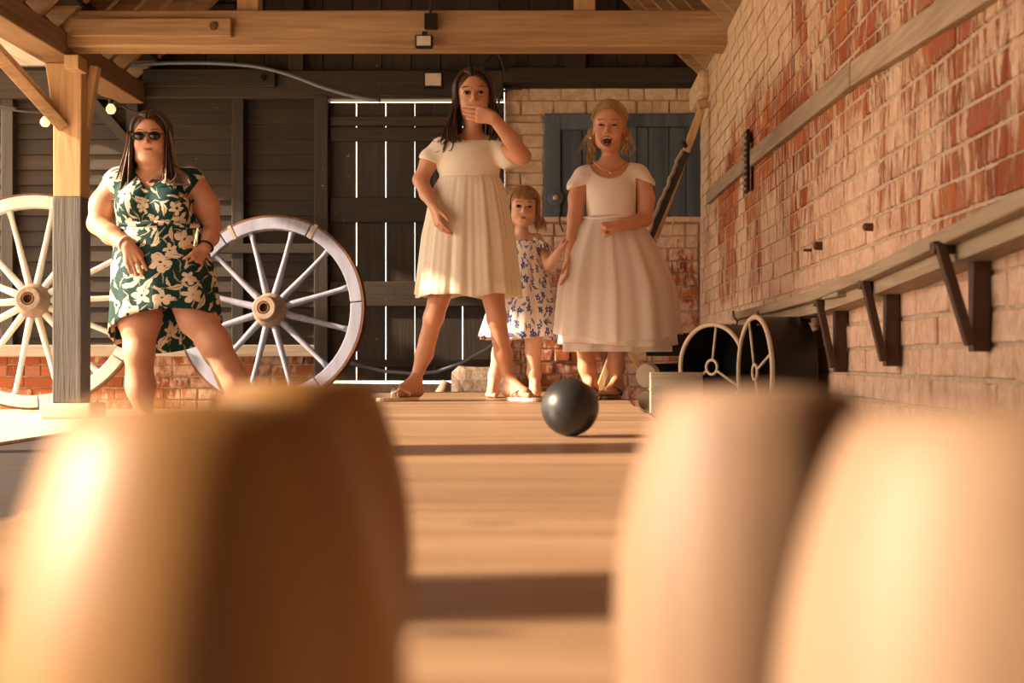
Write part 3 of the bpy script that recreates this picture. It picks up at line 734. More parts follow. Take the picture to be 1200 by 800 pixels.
cable([(20, 128), (0, 124), (-40, 112)], 9.4, .012, 'thick dark cable on the black boards at far left')
# ================================================================ PEOPLE
import openvdb as vdb
class SDF:
    """one continuous surface grown from tapered limbs and ellipsoids that melt into each other"""
    def __init__(s, lo, hi, vox):
        s.lo = np.array(lo, np.float32); s.vox = vox
        s.n = np.ceil((np.array(hi)-np.array(lo))/vox).astype(int)+1
        s.g = np.full(s.n, 1.0, np.float32)
    def _win(s, lo, hi, pad):
        a = np.floor((np.array(lo)-pad-s.lo)/s.vox).astype(int); b = np.ceil((np.array(hi)+pad-s.lo)/s.vox).astype(int)+1
        a = np.clip(a, 0, s.n); b = np.clip(b, 0, s.n)
        ax = [s.lo[i]+np.arange(a[i], b[i], dtype=np.float32)*s.vox for i in range(3)]
        return (slice(a[0], b[0]), slice(a[1], b[1]), slice(a[2], b[2])), ax[0][:, None, None], ax[1][None, :, None], ax[2][None, None, :]
    def _put(s, w, d, k, op):
        g = s.g[w]
        if g.size == 0: return
        if op == 'add':
            h = np.clip(k-np.abs(g-d), 0, None)/k if k > 0 else 0
            s.g[w] = np.minimum(g, d)-h*h*k*.25
        else:
            d = -d; h = np.clip(k-np.abs(g-d), 0, None)/k if k > 0 else 0
            s.g[w] = np.maximum(g, d)+h*h*k*.25
    def cap(s, a, b, ra, rb=None, k=.02, op='add'):
        rb = ra if rb is None else rb
        a = np.array(a, np.float32); b = np.array(b, np.float32); R = max(ra, rb)
        w, X, Y, Z = s._win(np.minimum(a, b)-R, np.maximum(a, b)+R, k+3*s.vox)
        v = b-a; L2 = max(float(v@v), 1e-9)
        t = np.clip(((X-a[0])*v[0]+(Y-a[1])*v[1]+(Z-a[2])*v[2])/L2, 0, 1)
        d = np.sqrt((X-a[0]-v[0]*t)**2+(Y-a[1]-v[1]*t)**2+(Z-a[2]-v[2]*t)**2)-(ra+(rb-ra)*t)
        s._put(w, d, k, op); return s
    def chain(s, pts, rs, k=.02):
        for i in range(len(pts)-1): s.cap(pts[i], pts[i+1], rs[i], rs[i+1], k)
        return s
    def ell(s, c, r, k=.02, op='add', R=None):
        c = np.array(c, np.float32); r = np.array(r, np.float32); m = float(r.max())
        w, X, Y, Z = s._win(c-m, c+m, k+3*s.vox)
        X, Y, Z = np.broadcast_arrays(X-c[0], Y-c[1], Z-c[2])
        if R is not None:
            q = np.array(R.transposed(), np.float32)
            X, Y, Z = (q[i, 0]*X+q[i, 1]*Y+q[i, 2]*Z for i in range(3))
        k0 = np.sqrt((X/r[0])**2+(Y/r[1])**2+(Z/r[2])**2); k1 = np.sqrt((X/r[0]**2)**2+(Y/r[1]**2)**2+(Z/r[2]**2)**2)
        d = np.where(k1 < 1e-6, -float(r.min()), k0*(k0-1)/np.maximum(k1, 1e-6))
        s._put(w, d, k, op); return s
    def cutbox(s, lo, hi, k=.0):
        lo = np.array(lo); hi = np.array(hi); w, X, Y, Z = s._win(lo, hi, .01)
        d = np.maximum(np.maximum(np.maximum(lo[0]-X, X-hi[0]), np.maximum(lo[1]-Y, Y-hi[1])), np.maximum(lo[2]-Z, Z-hi[2]))
        s._put(w, d.astype(np.float32), k, 'sub'); return s
    def field(s, fn, k=0.):
        w, X, Y, Z = s._win(s.lo, s.lo+s.n*s.vox, 0); d = fn(X, Y, Z); s._put(w, np.broadcast_to(d, s.g[w].shape).astype(np.float32), k, 'sub')
    def mesh(s, name, mats, parent, smooth=1):
        h = 3*s.vox
        a = np.clip(s.g, -h, h).astype(np.float32)
        gr = vdb.FloatGrid(h); gr.copyFromArray(a, tolerance=0.0)
        P, Q = gr.convertToQuads(0.0)
        P = P*s.vox+s.lo
        Q = Q[:, ::-1]
        me_v = P.astype(np.float64)
        lo = me_v.min(0); hi = me_v.max(0); o0 = Vector(((lo[0]+hi[0])/2, (lo[1]+hi[1])/2, lo[2]))
        me = bpy.data.meshes.new(name); nv = len(P); nf = len(Q)
        me.vertices.add(nv); me.vertices.foreach_set('co', (me_v-np.array(o0)).astype(np.float32).ravel())
        me.loops.add(nf*4); me.loops.foreach_set('vertex_index', Q.astype(np.int32).ravel())
        me.polygons.add(nf); me.polygons.foreach_set('loop_start', np.arange(0, nf*4, 4, dtype=np.int32))
        me.update(calc_edges=True); me.validate()
        me.polygons.foreach_set('use_smooth', [True]*len(me.polygons))
        if me.polygons and True:
            # orient outward
            vol = 0.
            co = me_v-me_v.mean(0); tri = Q[::max(1, nf//4000)]
            A, B, C_ = co[tri[:, 0]], co[tri[:, 1]], co[tri[:, 2]]
            if float(np.einsum('ij,ij->i', A, np.cross(B, C_)).sum()) < 0: me.flip_normals()
        for m_ in (mats if isinstance(mats, (list, tuple)) else [mats]): me.materials.append(m_)
        o = bpy.data.objects.new(name, me); COL.objects.link(o); o['w0'] = list(o0)
        if parent is not None: o.parent = parent; o.location = o0-Vector(parent['w0'])
        else: o.location = o0
        if smooth:
            sm = o.modifiers.new('smooth', 'SMOOTH'); sm.factor = .5; sm.iterations = smooth
        return o

def hand(B, wrist, d, n, side, L, curl=(.5, .5, .5, .5), spread=.12, thumb=(.55, .75, .1), k=.0035, wr=None, mid=1.0):
    """five separate fingers; d along the hand, n out of the palm, side to the thumb"""
    d = Vector(d).normalized(); n = Vector(n); n = (n-d*n.dot(d)).normalized(); s_ = Vector(side); s_ = (s_-d*s_.dot(d)-n*s_.dot(n)).normalized()
    w = Vector(wrist); fr = .051*L
    kn = []
    for i, (o_, up) in enumerate(((.19, .47), (.065, .50), (-.065, .48), (-.185, .43))):
        p = w+d*(up*L)+s_*(o_*L); kn.append(p)
        B.cap(w+s_*(o_*.5*L)+d*.04*L, p, .085*L if wr is None else wr, .065*L, k=.012)
    for i, (p, fl) in enumerate(zip(kn, (.42, .47, .43, .34))):
        dd = (d+s_*(spread*(1.5-i))).normalized(); ax = dd.cross(n).normalized(); q = p; ang = 0
        for j, (seg, cf) in enumerate(((.44, .9), (.31, 1.1), (.25, .8))):
            ang += curl[i]*cf
            v = Quaternion(ax, ang) @ dd
            q2 = q+v*(seg*fl*L*mid); B.cap(q, q2, fr*(1-.07*j), fr*(1-.07*(j+1)), k=k); q = q2
    tb = w+d*.12*L+s_*.12*L+n*.03*L; tv = (d*thumb[0]+s_*thumb[1]+n*thumb[2]).normalized()
    t1 = tb+tv*.20*L; t2 = t1+(tv*.75+d*.5+n*.2).normalized()*.17*L; t3 = t2+(tv*.4+d*.8+n*.25).normalized()*.13*L
    B.cap(tb, t1, .075*L, .062*L, k=.012); B.cap(t1, t2, .058*L, .052*L, k=.004); B.cap(t2, t3, .052*L, .045*L, k=.003)

def frame(yaw=0, pitch=0, roll=0):
    """head axes: x to the image right, -y out of the face"""
    return (Matrix.Rotation(math.radians(yaw), 3, 'Z') @ Matrix.Rotation(math.radians(roll), 3, 'Y') @ Matrix.Rotation(math.radians(pitch), 3, 'X'))

class Head:
    def __init__(s, chin, H, R, wide=1.0, jaw=1.0, mouth=0.):
        s.c = Vector(chin); s.H = H; s.R = R; s.wide = wide; s.mouth = mouth; s.jaw = jaw; s.lo = 0.
    def p(s, x, y, z): return s.c+s.R @ Vector((x*s.wide, y, z))*s.H
    def grow(s, B, ears=True):
        H = s.H; R = s.R; w = s.wide
        def E(x, y, z, a, b, c, k=.05, op='add'): B.ell(s.p(x, y, z), (a*H*w, b*H, c*H), k*H, op, R)
        E(0, .07, .64, .335, .42, .36)
        E(0, -.10, .45, .265, .255, .33, .1)
        E(0, -.10, .30, .235*s.jaw, .245, .26, .1)
        E(0, -.20, .105, .11*s.jaw, .12, .09, .12)
        for q in (-1, 1):
            E(q*.150, -.225, .33, .095*s.jaw, .10, .115, .08)
            E(q*.175*s.jaw, -.02, .20, .075, .16, .11, .1)
            E(q*.132, -.385, .50, .088, .065, .052, .05, 'sub')
            B.cap(s.p(q*.06, -.345, .575), s.p(q*.21, -.305, .585), .022*H, .018*H, .04*H)
        B.cap(s.p(0, -.335, .50), s.p(0, -.415, .37), .028*H, .042*H, .04*H)
        for q in (-1, 1): E(q*.045, -.37, .355, .032, .04, .028, .02)
        m = s.mouth
        if m <= 0:
            B.cap(s.p(-.08, -.325, .235), s.p(.08, -.325, .235), .022*H, k=.04*H)
            B.cap(s.p(-.055, -.335, .200), s.p(.055, -.335, .200), .025*H, k=.03*H)
            E(0, -.37, .219, .09, .03, .005, .012, 'sub')
        else:
            E(0, -.33, .19-m*.25, .10, .10, .045+m*.5, .03)
            E(0, -.37, .205-m*.3, .115, .14, m, .02, 'sub'); E(0, -.37, .225-m*.1, .128, .14, m*.5, .02, 'sub')
            for q in (-1, 1): E(q*.175, -.27, .31, .06, .06, .06, .06)
        if ears:
            for q in (-1, 1):
                E(q*.315, .04, .44, .035, .075, .12, .03); E(q*.34, .03, .45, .02, .04, .07, .02, 'sub')
    def features(s, par, iris, brow, lip, lidc, glasses=False, squint=0.):
        H = s.H
        if not glasses:
            for q in (-1, 1):
                c = s.p(q*.132, -.305, .50); mb = MB(); r = .058*H; n = 20; prof = []
                for i in range(15):
                    a = math.pi*i/14; prof.append((r*math.sin(a), r*math.cos(a)))
                aim = (s.R @ Vector((0, -1, 0))).to_track_quat('Z', 'Y').to_matrix()
                base = len(mb.f); mb.lathe(prof, c, aim, n)
                mi = [0]*len(mb.f)
                for fi, f in enumerate(mb.f):
                    ctr = sum((Vector(mb.v[i]) for i in f), Vector())/len(f)-c
                    an = ctr.normalized().dot(s.R @ Vector((0, -1, 0)))
                    mi[fi] = 2 if an > .93 else (1 if an > .74 else 0)
                mb.mi = mi
                e = mb.build('eye', [M['eyewhite'], iris, M['pupil']], par, smooth=True)
                # lids: upper and lower arcs hugging the eyeball
                for up_, th in ((1, .016), (-1, .013)):
                    pts = []
                    for i in range(9):
                        t_ = -1+2*i/8; x = q*.132+t_*.078
                        z = .50+up_*(.041-squint*.014)*(1-t_*t_)-.004
                        y = -.305-math.sqrt(max(.001, .066**2-(t_*.062)**2-((z-.5)*.9)**2))+.002
                        pts.append(s.p(x, y, z))
                    MB().tube(pts, [.006*H]+[th*H]*7+[.006*H], 8).build('eyelid', lidc, par, smooth=True)
                    if up_ == 1: MB().tube([p+s.R @ Vector((0, -.016*H, -.011*H)) for p in pts], [.003*H]+[.0075*H]*7+[.003*H], 6).build('lashes', M['lash'], e, smooth=True)
        for q in (-1, 1):
            pts = []
            for i in range(8):
                t_ = i/7; x = .055+.17*t_; z = .590+.030*math.sin(t_*2.6); y = -.352+.42*max(0, x-.05)**1.3
                pts.append(s.p(q*x, y, z))
            MB().tube(pts, [.010*H, .015*H, .015*H, .014*H, .013*H, .011*H, .008*H, .004*H], 6, .6).build('eyebrow', brow, par, smooth=True)
        m = s.mouth
        if m <= 0:
            for zz, rr_, nm in ((.236, .017, 'upper'), (.203, .021, 'lower')):
                pts = [s.p(t_*.115, -.352+s.lo+.050*t_*t_, zz+.012*t_*t_+(.006*(abs(t_)**.5) if nm == 'upper' else .006)-(.0) + (.008*t_*t_ if nm == 'lower' else -.006*t_*t_)) for t_ in (-1, -.7, -.35, 0, .35, .7, 1)]
                MB().tube(pts, [.003*H]+[rr_*H*.85, rr_*H, rr_*H, rr_*H, rr_*H*.85]+[.003*H], 8, .8).build('lip', lip, par, smooth=True)
            MB().tube([s.p(t_*.115, -.366+s.lo+.062*t_*t_, .2205+.012*t_*t_) for t_ in (-1, -.5, 0, .5, 1)], [.002*H, .005*H, .006*H, .005*H, .002*H], 6).build('lip_line', M['mouthdark'], par, smooth=True)
        else:
            cz = .212-m*.3
            MB().lathe([(0, -.0), (.5, .0), (1, .25)], n=24)
            pts = [s.p((.132+.018*math.sin(a))*math.cos(a)*(abs(math.cos(a))**.15), -.368+.075*abs(math.cos(a))+(.03*max(0,-math.sin(a))), cz+m*1.0*math.sin(a)) for a in [2*math.pi*i/28 for i in range(28)]]
            MB().tube(pts, .015*H, 6, closed=True).build('lips', lip, par, smooth=True)
            cen = s.p(0, -.325, cz); inner = [p+(s.R @ Vector((0, .035*H, 0))) for p in pts]
            mb = MB(); mb.add([cen+s.R @ Vector((0, .05*H, 0))]+inner, [(0, i+1, (i+1) % 28+1) for i in range(28)]); mb.build('mouth_cavity', M['mouthdark'], par, smooth=True)
            MB().tube([s.p(t_*.100, -.350+.05*t_*t_, cz+m*(.74-.25*t_*t_)) for t_ in (-1, -.5, 0, .5, 1)], [.010*H, .017*H, .018*H, .017*H, .010*H], 8, .6).build('upper_teeth', M['teeth'], par, smooth=True)
            MB().tube([s.p(t_*.05, -.345+.05*t_*t_, cz-m*.55) for t_ in (-1, 0, 1)], [.010*H, .026*H, .010*H], 8, .8).build('tongue', M['tongue'], par, smooth=True)
        for q in (-1, 1):
            MB().tube([s.p(q*.022, -.452, .348), s.p(q*.040, -.438, .345)], [.007*H, .007*H], 6).build('nostril', M['mouthdark'], par, smooth=True)

def lock(mb, pts, w, flat=.45, n=5):
    """a tapered lock of hair through control points"""
    P_ = [Vector(p) for p in pts]; out = []
    for i in range(len(P_)-1):
        for q in range(3):
            t_ = q/3; p0 = P_[max(i-1, 0)]; p1 = P_[i]; p2 = P_[i+1]; p3 = P_[min(i+2, len(P_)-1)]
            out.append(.5*((2*p1)+(p2-p0)*t_+(2*p0-5*p1+4*p2-p3)*t_*t_+(3*p1-p0-3*p2+p3)*t_**3))
    out.append(P_[-1]); m = len(out)
    rad = [w*(.55+.45*min(1, i/(m*.2)))*(1 if i < m*.65 else max(.12, 1-(i-m*.65)/(m*.35)*.88)) for i in range(m)]
    mb.tube(out, rad, n, flat)

def scalp(hd, mb, grow=1.05, zmin=.30, facecut=.62):
    """hair cap hugging the skull, open over face and ears"""
    H = hd.H; vs = []; idx = {}; n1, n2 = 70, 110
    for i in range(n1+1):
        th = math.pi*i/n1
        for j in range(n2):
            ph = 2*math.pi*j/n2
            vs.append((math.sin(th)*math.cos(ph), math.sin(th)*math.sin(ph), math.cos(th)))
    fs = []
    def okp(v):
        x, y, z = v[0]*.335*grow, .07+v[1]*.42*grow, .64+v[2]*.36*grow
        if z < zmin: return False
        if y < -.08 and z < facecut+.20-.28*min(1.3, abs(x)/.30)**2: return False
        if y < .04 and z < .50: return False
        return True
    for i in range(n1):
        for j in range(n2):
            f = (i*n2+j, i*n2+(j+1) % n2, (i+1)*n2+(j+1) % n2, (i+1)*n2+j)
            if all(okp(vs[q]) for q in f): fs.append(f)
    V = [hd.p(v[0]*.335*grow, .07+v[1]*.42*grow, .64+v[2]*.36*grow) for v in vs]
    used = sorted({q for f in fs for q in f}); mp = {q: i for i, q in enumerate(used)}
    mb.add([V[q] for q in used], [tuple(mp[q] for q in f) for f in fs])

def skullpt(hd, u, g=1.06):
    """u: direction in head axes -> point on the skull ellipsoid"""
    u = Vector(u).normalized(); q = math.sqrt((u.x/.335)**2+(u.y/.42)**2+(u.z/.36)**2); p = u/q*g
    return (p.x, p.y+.07, p.z+.64)

def long_hair(hd, mb, rr, n=150, part=0., zend=-.6, out=.42, front=-.30, w=.030, flare=.1, sway=(0, 0), ends=None, tuck=0.):
    for i in range(n):
        sd = 1 if i % 2 else -1; t_ = rr.random()
        y0 = -.91+1.15*t_**.85                                  # start along the parting
        g = 1.05+.12*rr.random()
        pts = [skullpt(hd, (part+sd*.02, y0, math.sqrt(max(.05, 1-y0*y0))), g*.985)]
        bk = max(0, t_-.72)/.28                            # back hairs fan behind the head
        for a in (25, 50, 74, 96):
            ar = math.radians(a); yy = (y0*(1-.22*a/96)+(.02+.16*t_)*a/96)*(1-bk)+bk*(y0+.9*a/96)
            xx = sd*math.sin(ar)*(1-bk*.75*rr.random()); pts.append(skullpt(hd, (xx+part, yy, math.cos(ar)*.95), g))
        p3 = Vector(pts[-1]); zz = zend+rr.uniform(-.14, .10)
        ex = sd*(out*(1-bk*.55*rr.random())+rr.uniform(-.10, .08)); ey = (front+.50*t_)+rr.uniform(-.05, .05)
        if ends: ex, ey, zz = ends(sd, t_, rr, ex, ey, zz)
        m1 = Vector((p3.x*1.03, p3.y*.8+ey*.2, p3.z-.22)); m2 = Vector((p3.x*.45+ex*.55-sd*tuck, p3.y*.35+ey*.65, (m1.z+zz)/2)); e = Vector((ex, ey, zz))
        e2 = e+Vector((sd*flare*rr.uniform(-.2, 1), rr.uniform(-.05, .05), -.08))
        P_ = [hd.p(*p) for p in pts]+[hd.p(*m1), hd.p(*m2), hd.p(*e), hd.p(*e2)]
        for q in range(5, 9): P_[q] = P_[q]+Vector((sway[0], sway[1], 0))*(q-4)/4
        lock(mb, P_, w*hd.H*rr.uniform(.7, 1.25))

def skirt(rings, n, name, mat, par, amp, freq, seed=0, solid=.004, extra=None, fine=0.):
    """rings: (z, cx, cy, rx, ry, fold strength 0..1)"""
    rr = random.Random(seed); ph = [rr.uniform(0, 6.28) for _ in range(5)]
    R_ = []
    for i in range(len(rings)-1):
        for q in range(5):
            t_ = q/5; R_.append([a+(b-a)*t_ for a, b in zip(rings[i], rings[i+1])])
    R_.append(list(rings[-1])); vs = []
    for (z, cx, cy, rx, ry, f) in R_:
        for k in range(n):
            a = 2*math.pi*k/n
            fo = math.sin(freq*a+ph[0]+.8*math.sin(2*a+ph[1]))*.6+.35*math.sin(freq*1.7*a+ph[2])+.3*math.sin(3*a+ph[3])+fine*math.sin(37*a+ph[4])*(1-.6*f)
            q = 1+amp*f*fo; dz = extra(a, f) if extra else 0
            vs.append((cx+rx*q*math.sin(a), cy-ry*q*math.cos(a), z+dz))
    fs = [(i*n+k, i*n+(k+1) % n, (i+1)*n+(k+1) % n, (i+1)*n+k) for i in range(len(R_)-1) for k in range(n)]
    return MB().add(vs, fs).build(name, mat, par, smooth=True, solid=solid)

M['eyewhite'] = plain('eye_white', (.62, .55, .48), .25, var=.03)
M['iris_brown'] = plain('iris_brown', (.07, .035, .015), .2); M['iris_blue'] = plain('iris_blue', (.10, .13, .15), .2)
M['pupil'] = plain('pupil', (.01, .008, .007), .1); M['lash'] = plain('lashes', (.03, .015, .01), .6)
M['lip'] = plain('lips', (.50, .17, .12), .4, var=.1); M['mouthdark'] = plain('mouth_inside', (.09, .015, .012), .5)
M['teeth'] = plain('teeth', (.80, .72, .60), .25, var=.03); M['tongue'] = plain('tongue', (.45, .14, .11), .4)
M['skin1'] = skin('skin_tall_girl', (.60, .30, .175), (.58, .24, .13)); M['skin2'] = skin('skin_fair_girl', (.68, .35, .20), (.66, .28, .15))
M['skin3'] = skin('skin_toddler', (.72, .43, .29), (.74, .36, .24)); M['skin4'] = skin('skin_woman', (.62, .32, .195), (.63, .26, .15))
M['hair_dark'] = hairmat('dark_brown_hair', (.016, .007, .004), (.085, .035, .014)); M['hair_blonde'] = hairmat('blonde_hair', (.30, .16, .06), (.62, .40, .18))
M['hair_tod'] = hairmat('light_brown_hair', (.20, .10, .035), (.50, .29, .11)); M['hair_lady'] = hairmat('brown_hair', (.030, .013, .007), (.13, .060, .028))
M['hair_streak'] = hairmat('light_streaks', (.16, .08, .035), (.34, .19, .09))
M['lace'] = fabric('cream_lace', (.88, .78, .62), 300, .25, lace=True)
M['satin'] = fabric('pale_pink_satin', (.92, .80, .70), 60, .1); M['satin'].node_tree.nodes['Principled BSDF'].inputs['Roughness'].default_value = .4
M['tulle'] = fabric('pale_pink_tulle', (.93, .82, .72), 300, .1, trans=.42)
M['flop1'] = plain('silver_flip_flop', (.62, .52, .42), .3, .3, .1); M['flop2'] = plain('dark_flip_flop', (.22, .12, .09), .5)
M['floral'] = floral('teal_floral_print', (.004, .040, .034), (.76, .62, .46), None, .125)
M['floral_in'] = floral('teal_floral_lining', (.075, .075, .050), (.50, .40, .27), None, .125)
M['sprig'] = floral('blue_sprig_print', (.86, .78, .70), (.07, .10, .32), None, .060, small=True)
M['glass_dark'] = plain('sunglass_lens', (.012, .010, .010), .08, var=0); M['gold'] = plain('gold_chain', (.70, .45, .16), .25, .9, .05)

def foot(B, heel, toe, L, r, side):
    """heel/toe on the ground plane; side points to the big toe"""
    heel = Vector(heel); toe = Vector(toe); d = (toe-heel).normalized(); s_ = Vector(side); s_ = (s_-d*s_.dot(d)); s_.z = 0; s_.normalize()
    z = Vector((0, 0, 1))
    B.cap(heel+z*r*1.0, heel+z*r*2.2-d*.0, r*.95, r*.85, .015)
    B.cap(heel+z*r*1.0, heel+d*L*.66+z*r*.62+s_*r*.25, r*.95, r*.62, .02)
    B.cap(heel+z*r*1.0, heel+d*L*.62+z*r*.5-s_*r*.55, r*.8, r*.50, .02)
    B.cap(heel+z*r*2.4+d*L*.08, heel+d*L*.62+z*r*.8+s_*r*.2, r*.8, r*.45, .02)
    for i in range(5):
        o_ = (1.0, .48, .08, -.30, -.65)[i]*r*.95; b = heel+d*L*(.70-.03*i)+s_*o_+z*r*.42; e = heel+d*L*(.93-.055*i)+s_*(o_*1.08)+z*r*.33
        q = r*(.42, .30, .28, .26, .25)[i]; B.cap(b, e, q, q*.95, .003)
def flipflop(heel, toe, L, wd, side, m, par, zt):
    heel = Vector(heel); toe = Vector(toe); d = (toe-heel); d.z = 0; d.normalize(); s_ = Vector(side); s_ = s_-d*s_.dot(d); s_.z = 0; s_.normalize()
    poly = []
    for i in range(28):
        a = 2*math.pi*i/28; l = math.cos(a); q = math.sin(a); wq = wd*(.5+.08*l)*(1 if l > -.2 else .95)
        poly.append(heel+d*(L*.5+l*L*.55)+s_*(q*wq))
    for p in poly: p.z = zt
    f = MB().prism(poly, (0, 0, 0), (0, 0, .016)).build('flip_flop', m, par, bevel=.003)
    t0 = heel+d*L*.72+s_*wd*.12; t0.z = zt+.016
    for q in (-1, 1):
        e = heel+d*L*.38+s_*wd*.48*q; e.z = zt+.016; mdl = (t0+e)/2; mdl.z += wd*.36; n_ = Vector(t0); n_.z += wd*.18
        MB().tube([t0, n_, mdl+Vector((0, 0, .004)), e+Vector((0, 0, .016)), e], [.004, .005, .0055, .005, .004], 6).build('strap', m, f, smooth=True)
ZT = .191   # top of the alley boards
def person(lab, base, group=None): return thing('person', base, lab, 'person')
# ---------------------------------------------------------------- tall girl, hand over her mouth
def girl_tall():
    D = 5.80
    def P(px, py, dy=0.): return W(px, py, D+dy)
    par = person('tall dark-haired girl in a short cream lace dress, hand over her mouth', (P(550, 0).x, D, ZT))
    B = SDF((P(478, 0).x-.03, D-.36, ZT-.01), (P(628, 0).x+.03, D+.20, P(0, 70).z), .003)
    # trunk
    B.ell(P(550, 192, .02), (.112, .078, .10), .03); B.ell(P(550, 225, .02), (.092, .070, .10), .04); B.ell(P(549, 268, .02), (.115, .085, .085), .04)
    B.cap(P(520, 174, .02), P(582, 173, .02), .036, k=.03); B.cap(P(552, 180, .02), P(555, 145, .015), .040, .037, .03)
    B.cap(P(554, 163, .02), P(525, 172, .02), .026, .032, .03); B.cap(P(554, 163, .02), P(580, 171, .02), .026, .032, .03)
    # legs
    B.chain([P(533, 280, .02), P(520, 330, .0), P(508, 372, -.02), P(497, 415, .02), P(486, 448, .03)], [.072, .052, .038, .034, .020], .02)
    B.ell(P(509, 371, -.035), (.024, .020, .030), .03)
    B.ell(P(500, 400, .03), (.028, .030, .065), .02)
    B.chain([P(565, 280, .02), P(576, 335, .0), P(582, 372, -.02), P(590, 415, .02), P(597, 449, .03)], [.072, .052, .038, .034, .020], .02)
    B.ell(P(583, 371, -.035), (.024, .020, .030), .03); B.ell(P(587, 400, .03), (.028, .030, .065), .02)
    h1 = P(488, 0, .02); h1.z = ZT+.016; t1 = P(458, 0, -.09); t1.z = ZT+.016
    h2 = P(597, 0, .03); h2.z = ZT+.016; t2 = P(624, 0, -.11); t2.z = ZT+.016
    foot(B, h1, t1, .20, .028, (1, 0, 0)); foot(B, h2, t2, .20, .028, (-1, 0, 0))
    # arm at the image left, hanging
    B.chain([P(515, 176, .02), P(503, 190, .02), P(493, 211, .02), P(500, 227, -.06), P(508, 241, -.115)], [.040, .036, .031, .028, .021], .015)
    hand(B, P(508.5, 242, -.117), (.28, -.25, -1), (.75, .3, .15), (.25, -.9, .2), .150, (.25, .35, .45, .55), .10, thumb=(.7, .5, .25))
    # arm at the image right, raised to the mouth
    B.chain([P(585, 175, .02), P(600, 180, -.05), P(612, 183, -.12)], [.040, .037, .034], .02)
    B.chain([P(612, 183, -.12), P(598, 162, -.17), P(579, 139, -.21)], [.034, .031, .023], .012)
    hd = Head(P(556, 141, -.005), .224, frame(yaw=4, pitch=-3, roll=-2), wide=.96, jaw=.95)
    hd.c = P(556, 144.5, .0)+Vector((0, .02, 0)); hd.grow(B)
    hand(B, P(579, 138.5, -.215), (-1, .10, .26), (.05, 1, .0), (0, 0, 1), .138, (.10, .10, .10, .12), -.03, thumb=(.95, .40, .30), k=.0022)
    B.mesh('body', M['skin1'], par, smooth=1)
    hd.features(par, M['iris_brown'], M['lash'], M['lip'], M['skin1'])
    # hair
    rr = random.Random(3); mb = MB(); scalp(hd, mb, 1.06, .25)
    def ends(sd, t_, r, ex, ey, zz):
        if sd < 0: return ex*1.05-.14*r.random()*(r.random() > .4), ey, zz+.02
        return ex*.92, ey, zz-.02
    long_hair(hd, mb, rr, 300, -.02, -.36, .45, -.24, .040, .16, ends=ends)
    for i in range(90):
        sd = -1 if i % 2 else 1; q = rr.random(); r_ = rr.random()
        lock(mb, [hd.p(sd*(.30+.06*q), -.02+.1*r_, .62), hd.p(sd*(.35+.07*q), -.06+.1*r_, .38), hd.p(sd*(.38+.12*q), -.16+.1*r_, .05), hd.p(sd*(.33+.20*q), -.30+.06*r_, -.20), hd.p(sd*(.24+.30*q), -.34, -.40+.08*r_)], .034*hd.H)
    for i in range(26): # flicked ends at the image left
        z0 = rr.uniform(-.22, .05); lock(mb, [hd.p(-.38, .05, .25), hd.p(-.44, .02, z0+.1), hd.p(-.50, 0, z0-.06), hd.p(-.60-.22*rr.random(), rr.uniform(-.1, .05), -.30+rr.uniform(-.08, .06))], .028*hd.H)
    mb.build('hair', M['hair_dark'], par, smooth=True)
    # dress: bodice and fluttered sleeves
    G = SDF((P(488, 0).x-.02, D-.16, P(0, 222).z), (P(604, 0).x+.02, D+.18, P(0, 158).z), .0035)
    G.ell(P(550, 192, .02), (.128, .094, .112), .03); G.ell(P(550, 222, .02), (.122, .092, .09), .05)
    G.cap(P(520, 176, .02), P(582, 175, .02), .047, k=.035)
    G.cap(P(517, 176, .02), P(505, 187, .015), .046, .050, .02); G.cap(P(583, 176, .02), P(597, 186, -.03), .046, .050, .02)
    G.cap(P(554, 166, .02), P(522, 173, .02), .034, .044, .03); G.cap(P(554, 166, .02), P(582, 172, .02), .034, .044, .03)
    def cut(X, Y, Z):
        # sleeve hems: planes across both arms; neck opening
        a = P(502, 189, .02); n1 = Vector((-.35, 0, -1)).normalized(); d1_ = (X-a.x)*n1.x+(Z-a.z)*n1.z
        d1_ = np.maximum(-d1_, X-P(512, 0).x)
        b = P(603, 196, 0); n2 = Vector((.35, 0, -1)).normalized(); d2_ = (X-b.x)*n2.x+(Z-b.z)*n2.z; d2_ = np.maximum(-d2_, P(590, 0).x-X)
        return np.minimum(d1_, d2_)
    G.field(cut)
    c = P(555, 0); G.cutbox((c.x-.088, D-.3, P(0, 165).z), (c.x+.088, D+.4, P(0, 150).z), .004)
    G.mesh('dress_bodice', M['lace'], par, 1)
    zw, zh = P(0, 211).z, P(0, 347).z; w0 = P(550, 0).x; 
    sk = skirt([(zw+.03, w0, D+.02, .112, .084, .0), (zw, w0, D+.02, .129, .097, .15), (zw-.025, w0, D+.02, .140, .106, .5), (zw-.10, w0-.002, D+.02, .160, .125, .7), ((zw+zh)/2, w0-.001, D+.02, .186, .155, 1), (zh, w0-.001, D+.02, .214, .19, 1)],
          220, 'dress_skirt', M['lace'], par, .050, 13, 5, fine=.5, extra=lambda a, f: -.006*f*math.sin(5*a+1)-.004*f*math.sin(9*a))
    for (h, t_, s_) in ((h1, t1, (1, 0, 0)), (h2, t2, (-1, 0, 0))): flipflop(h, t_, .205, .085, s_, M['flop1'], par, ZT)
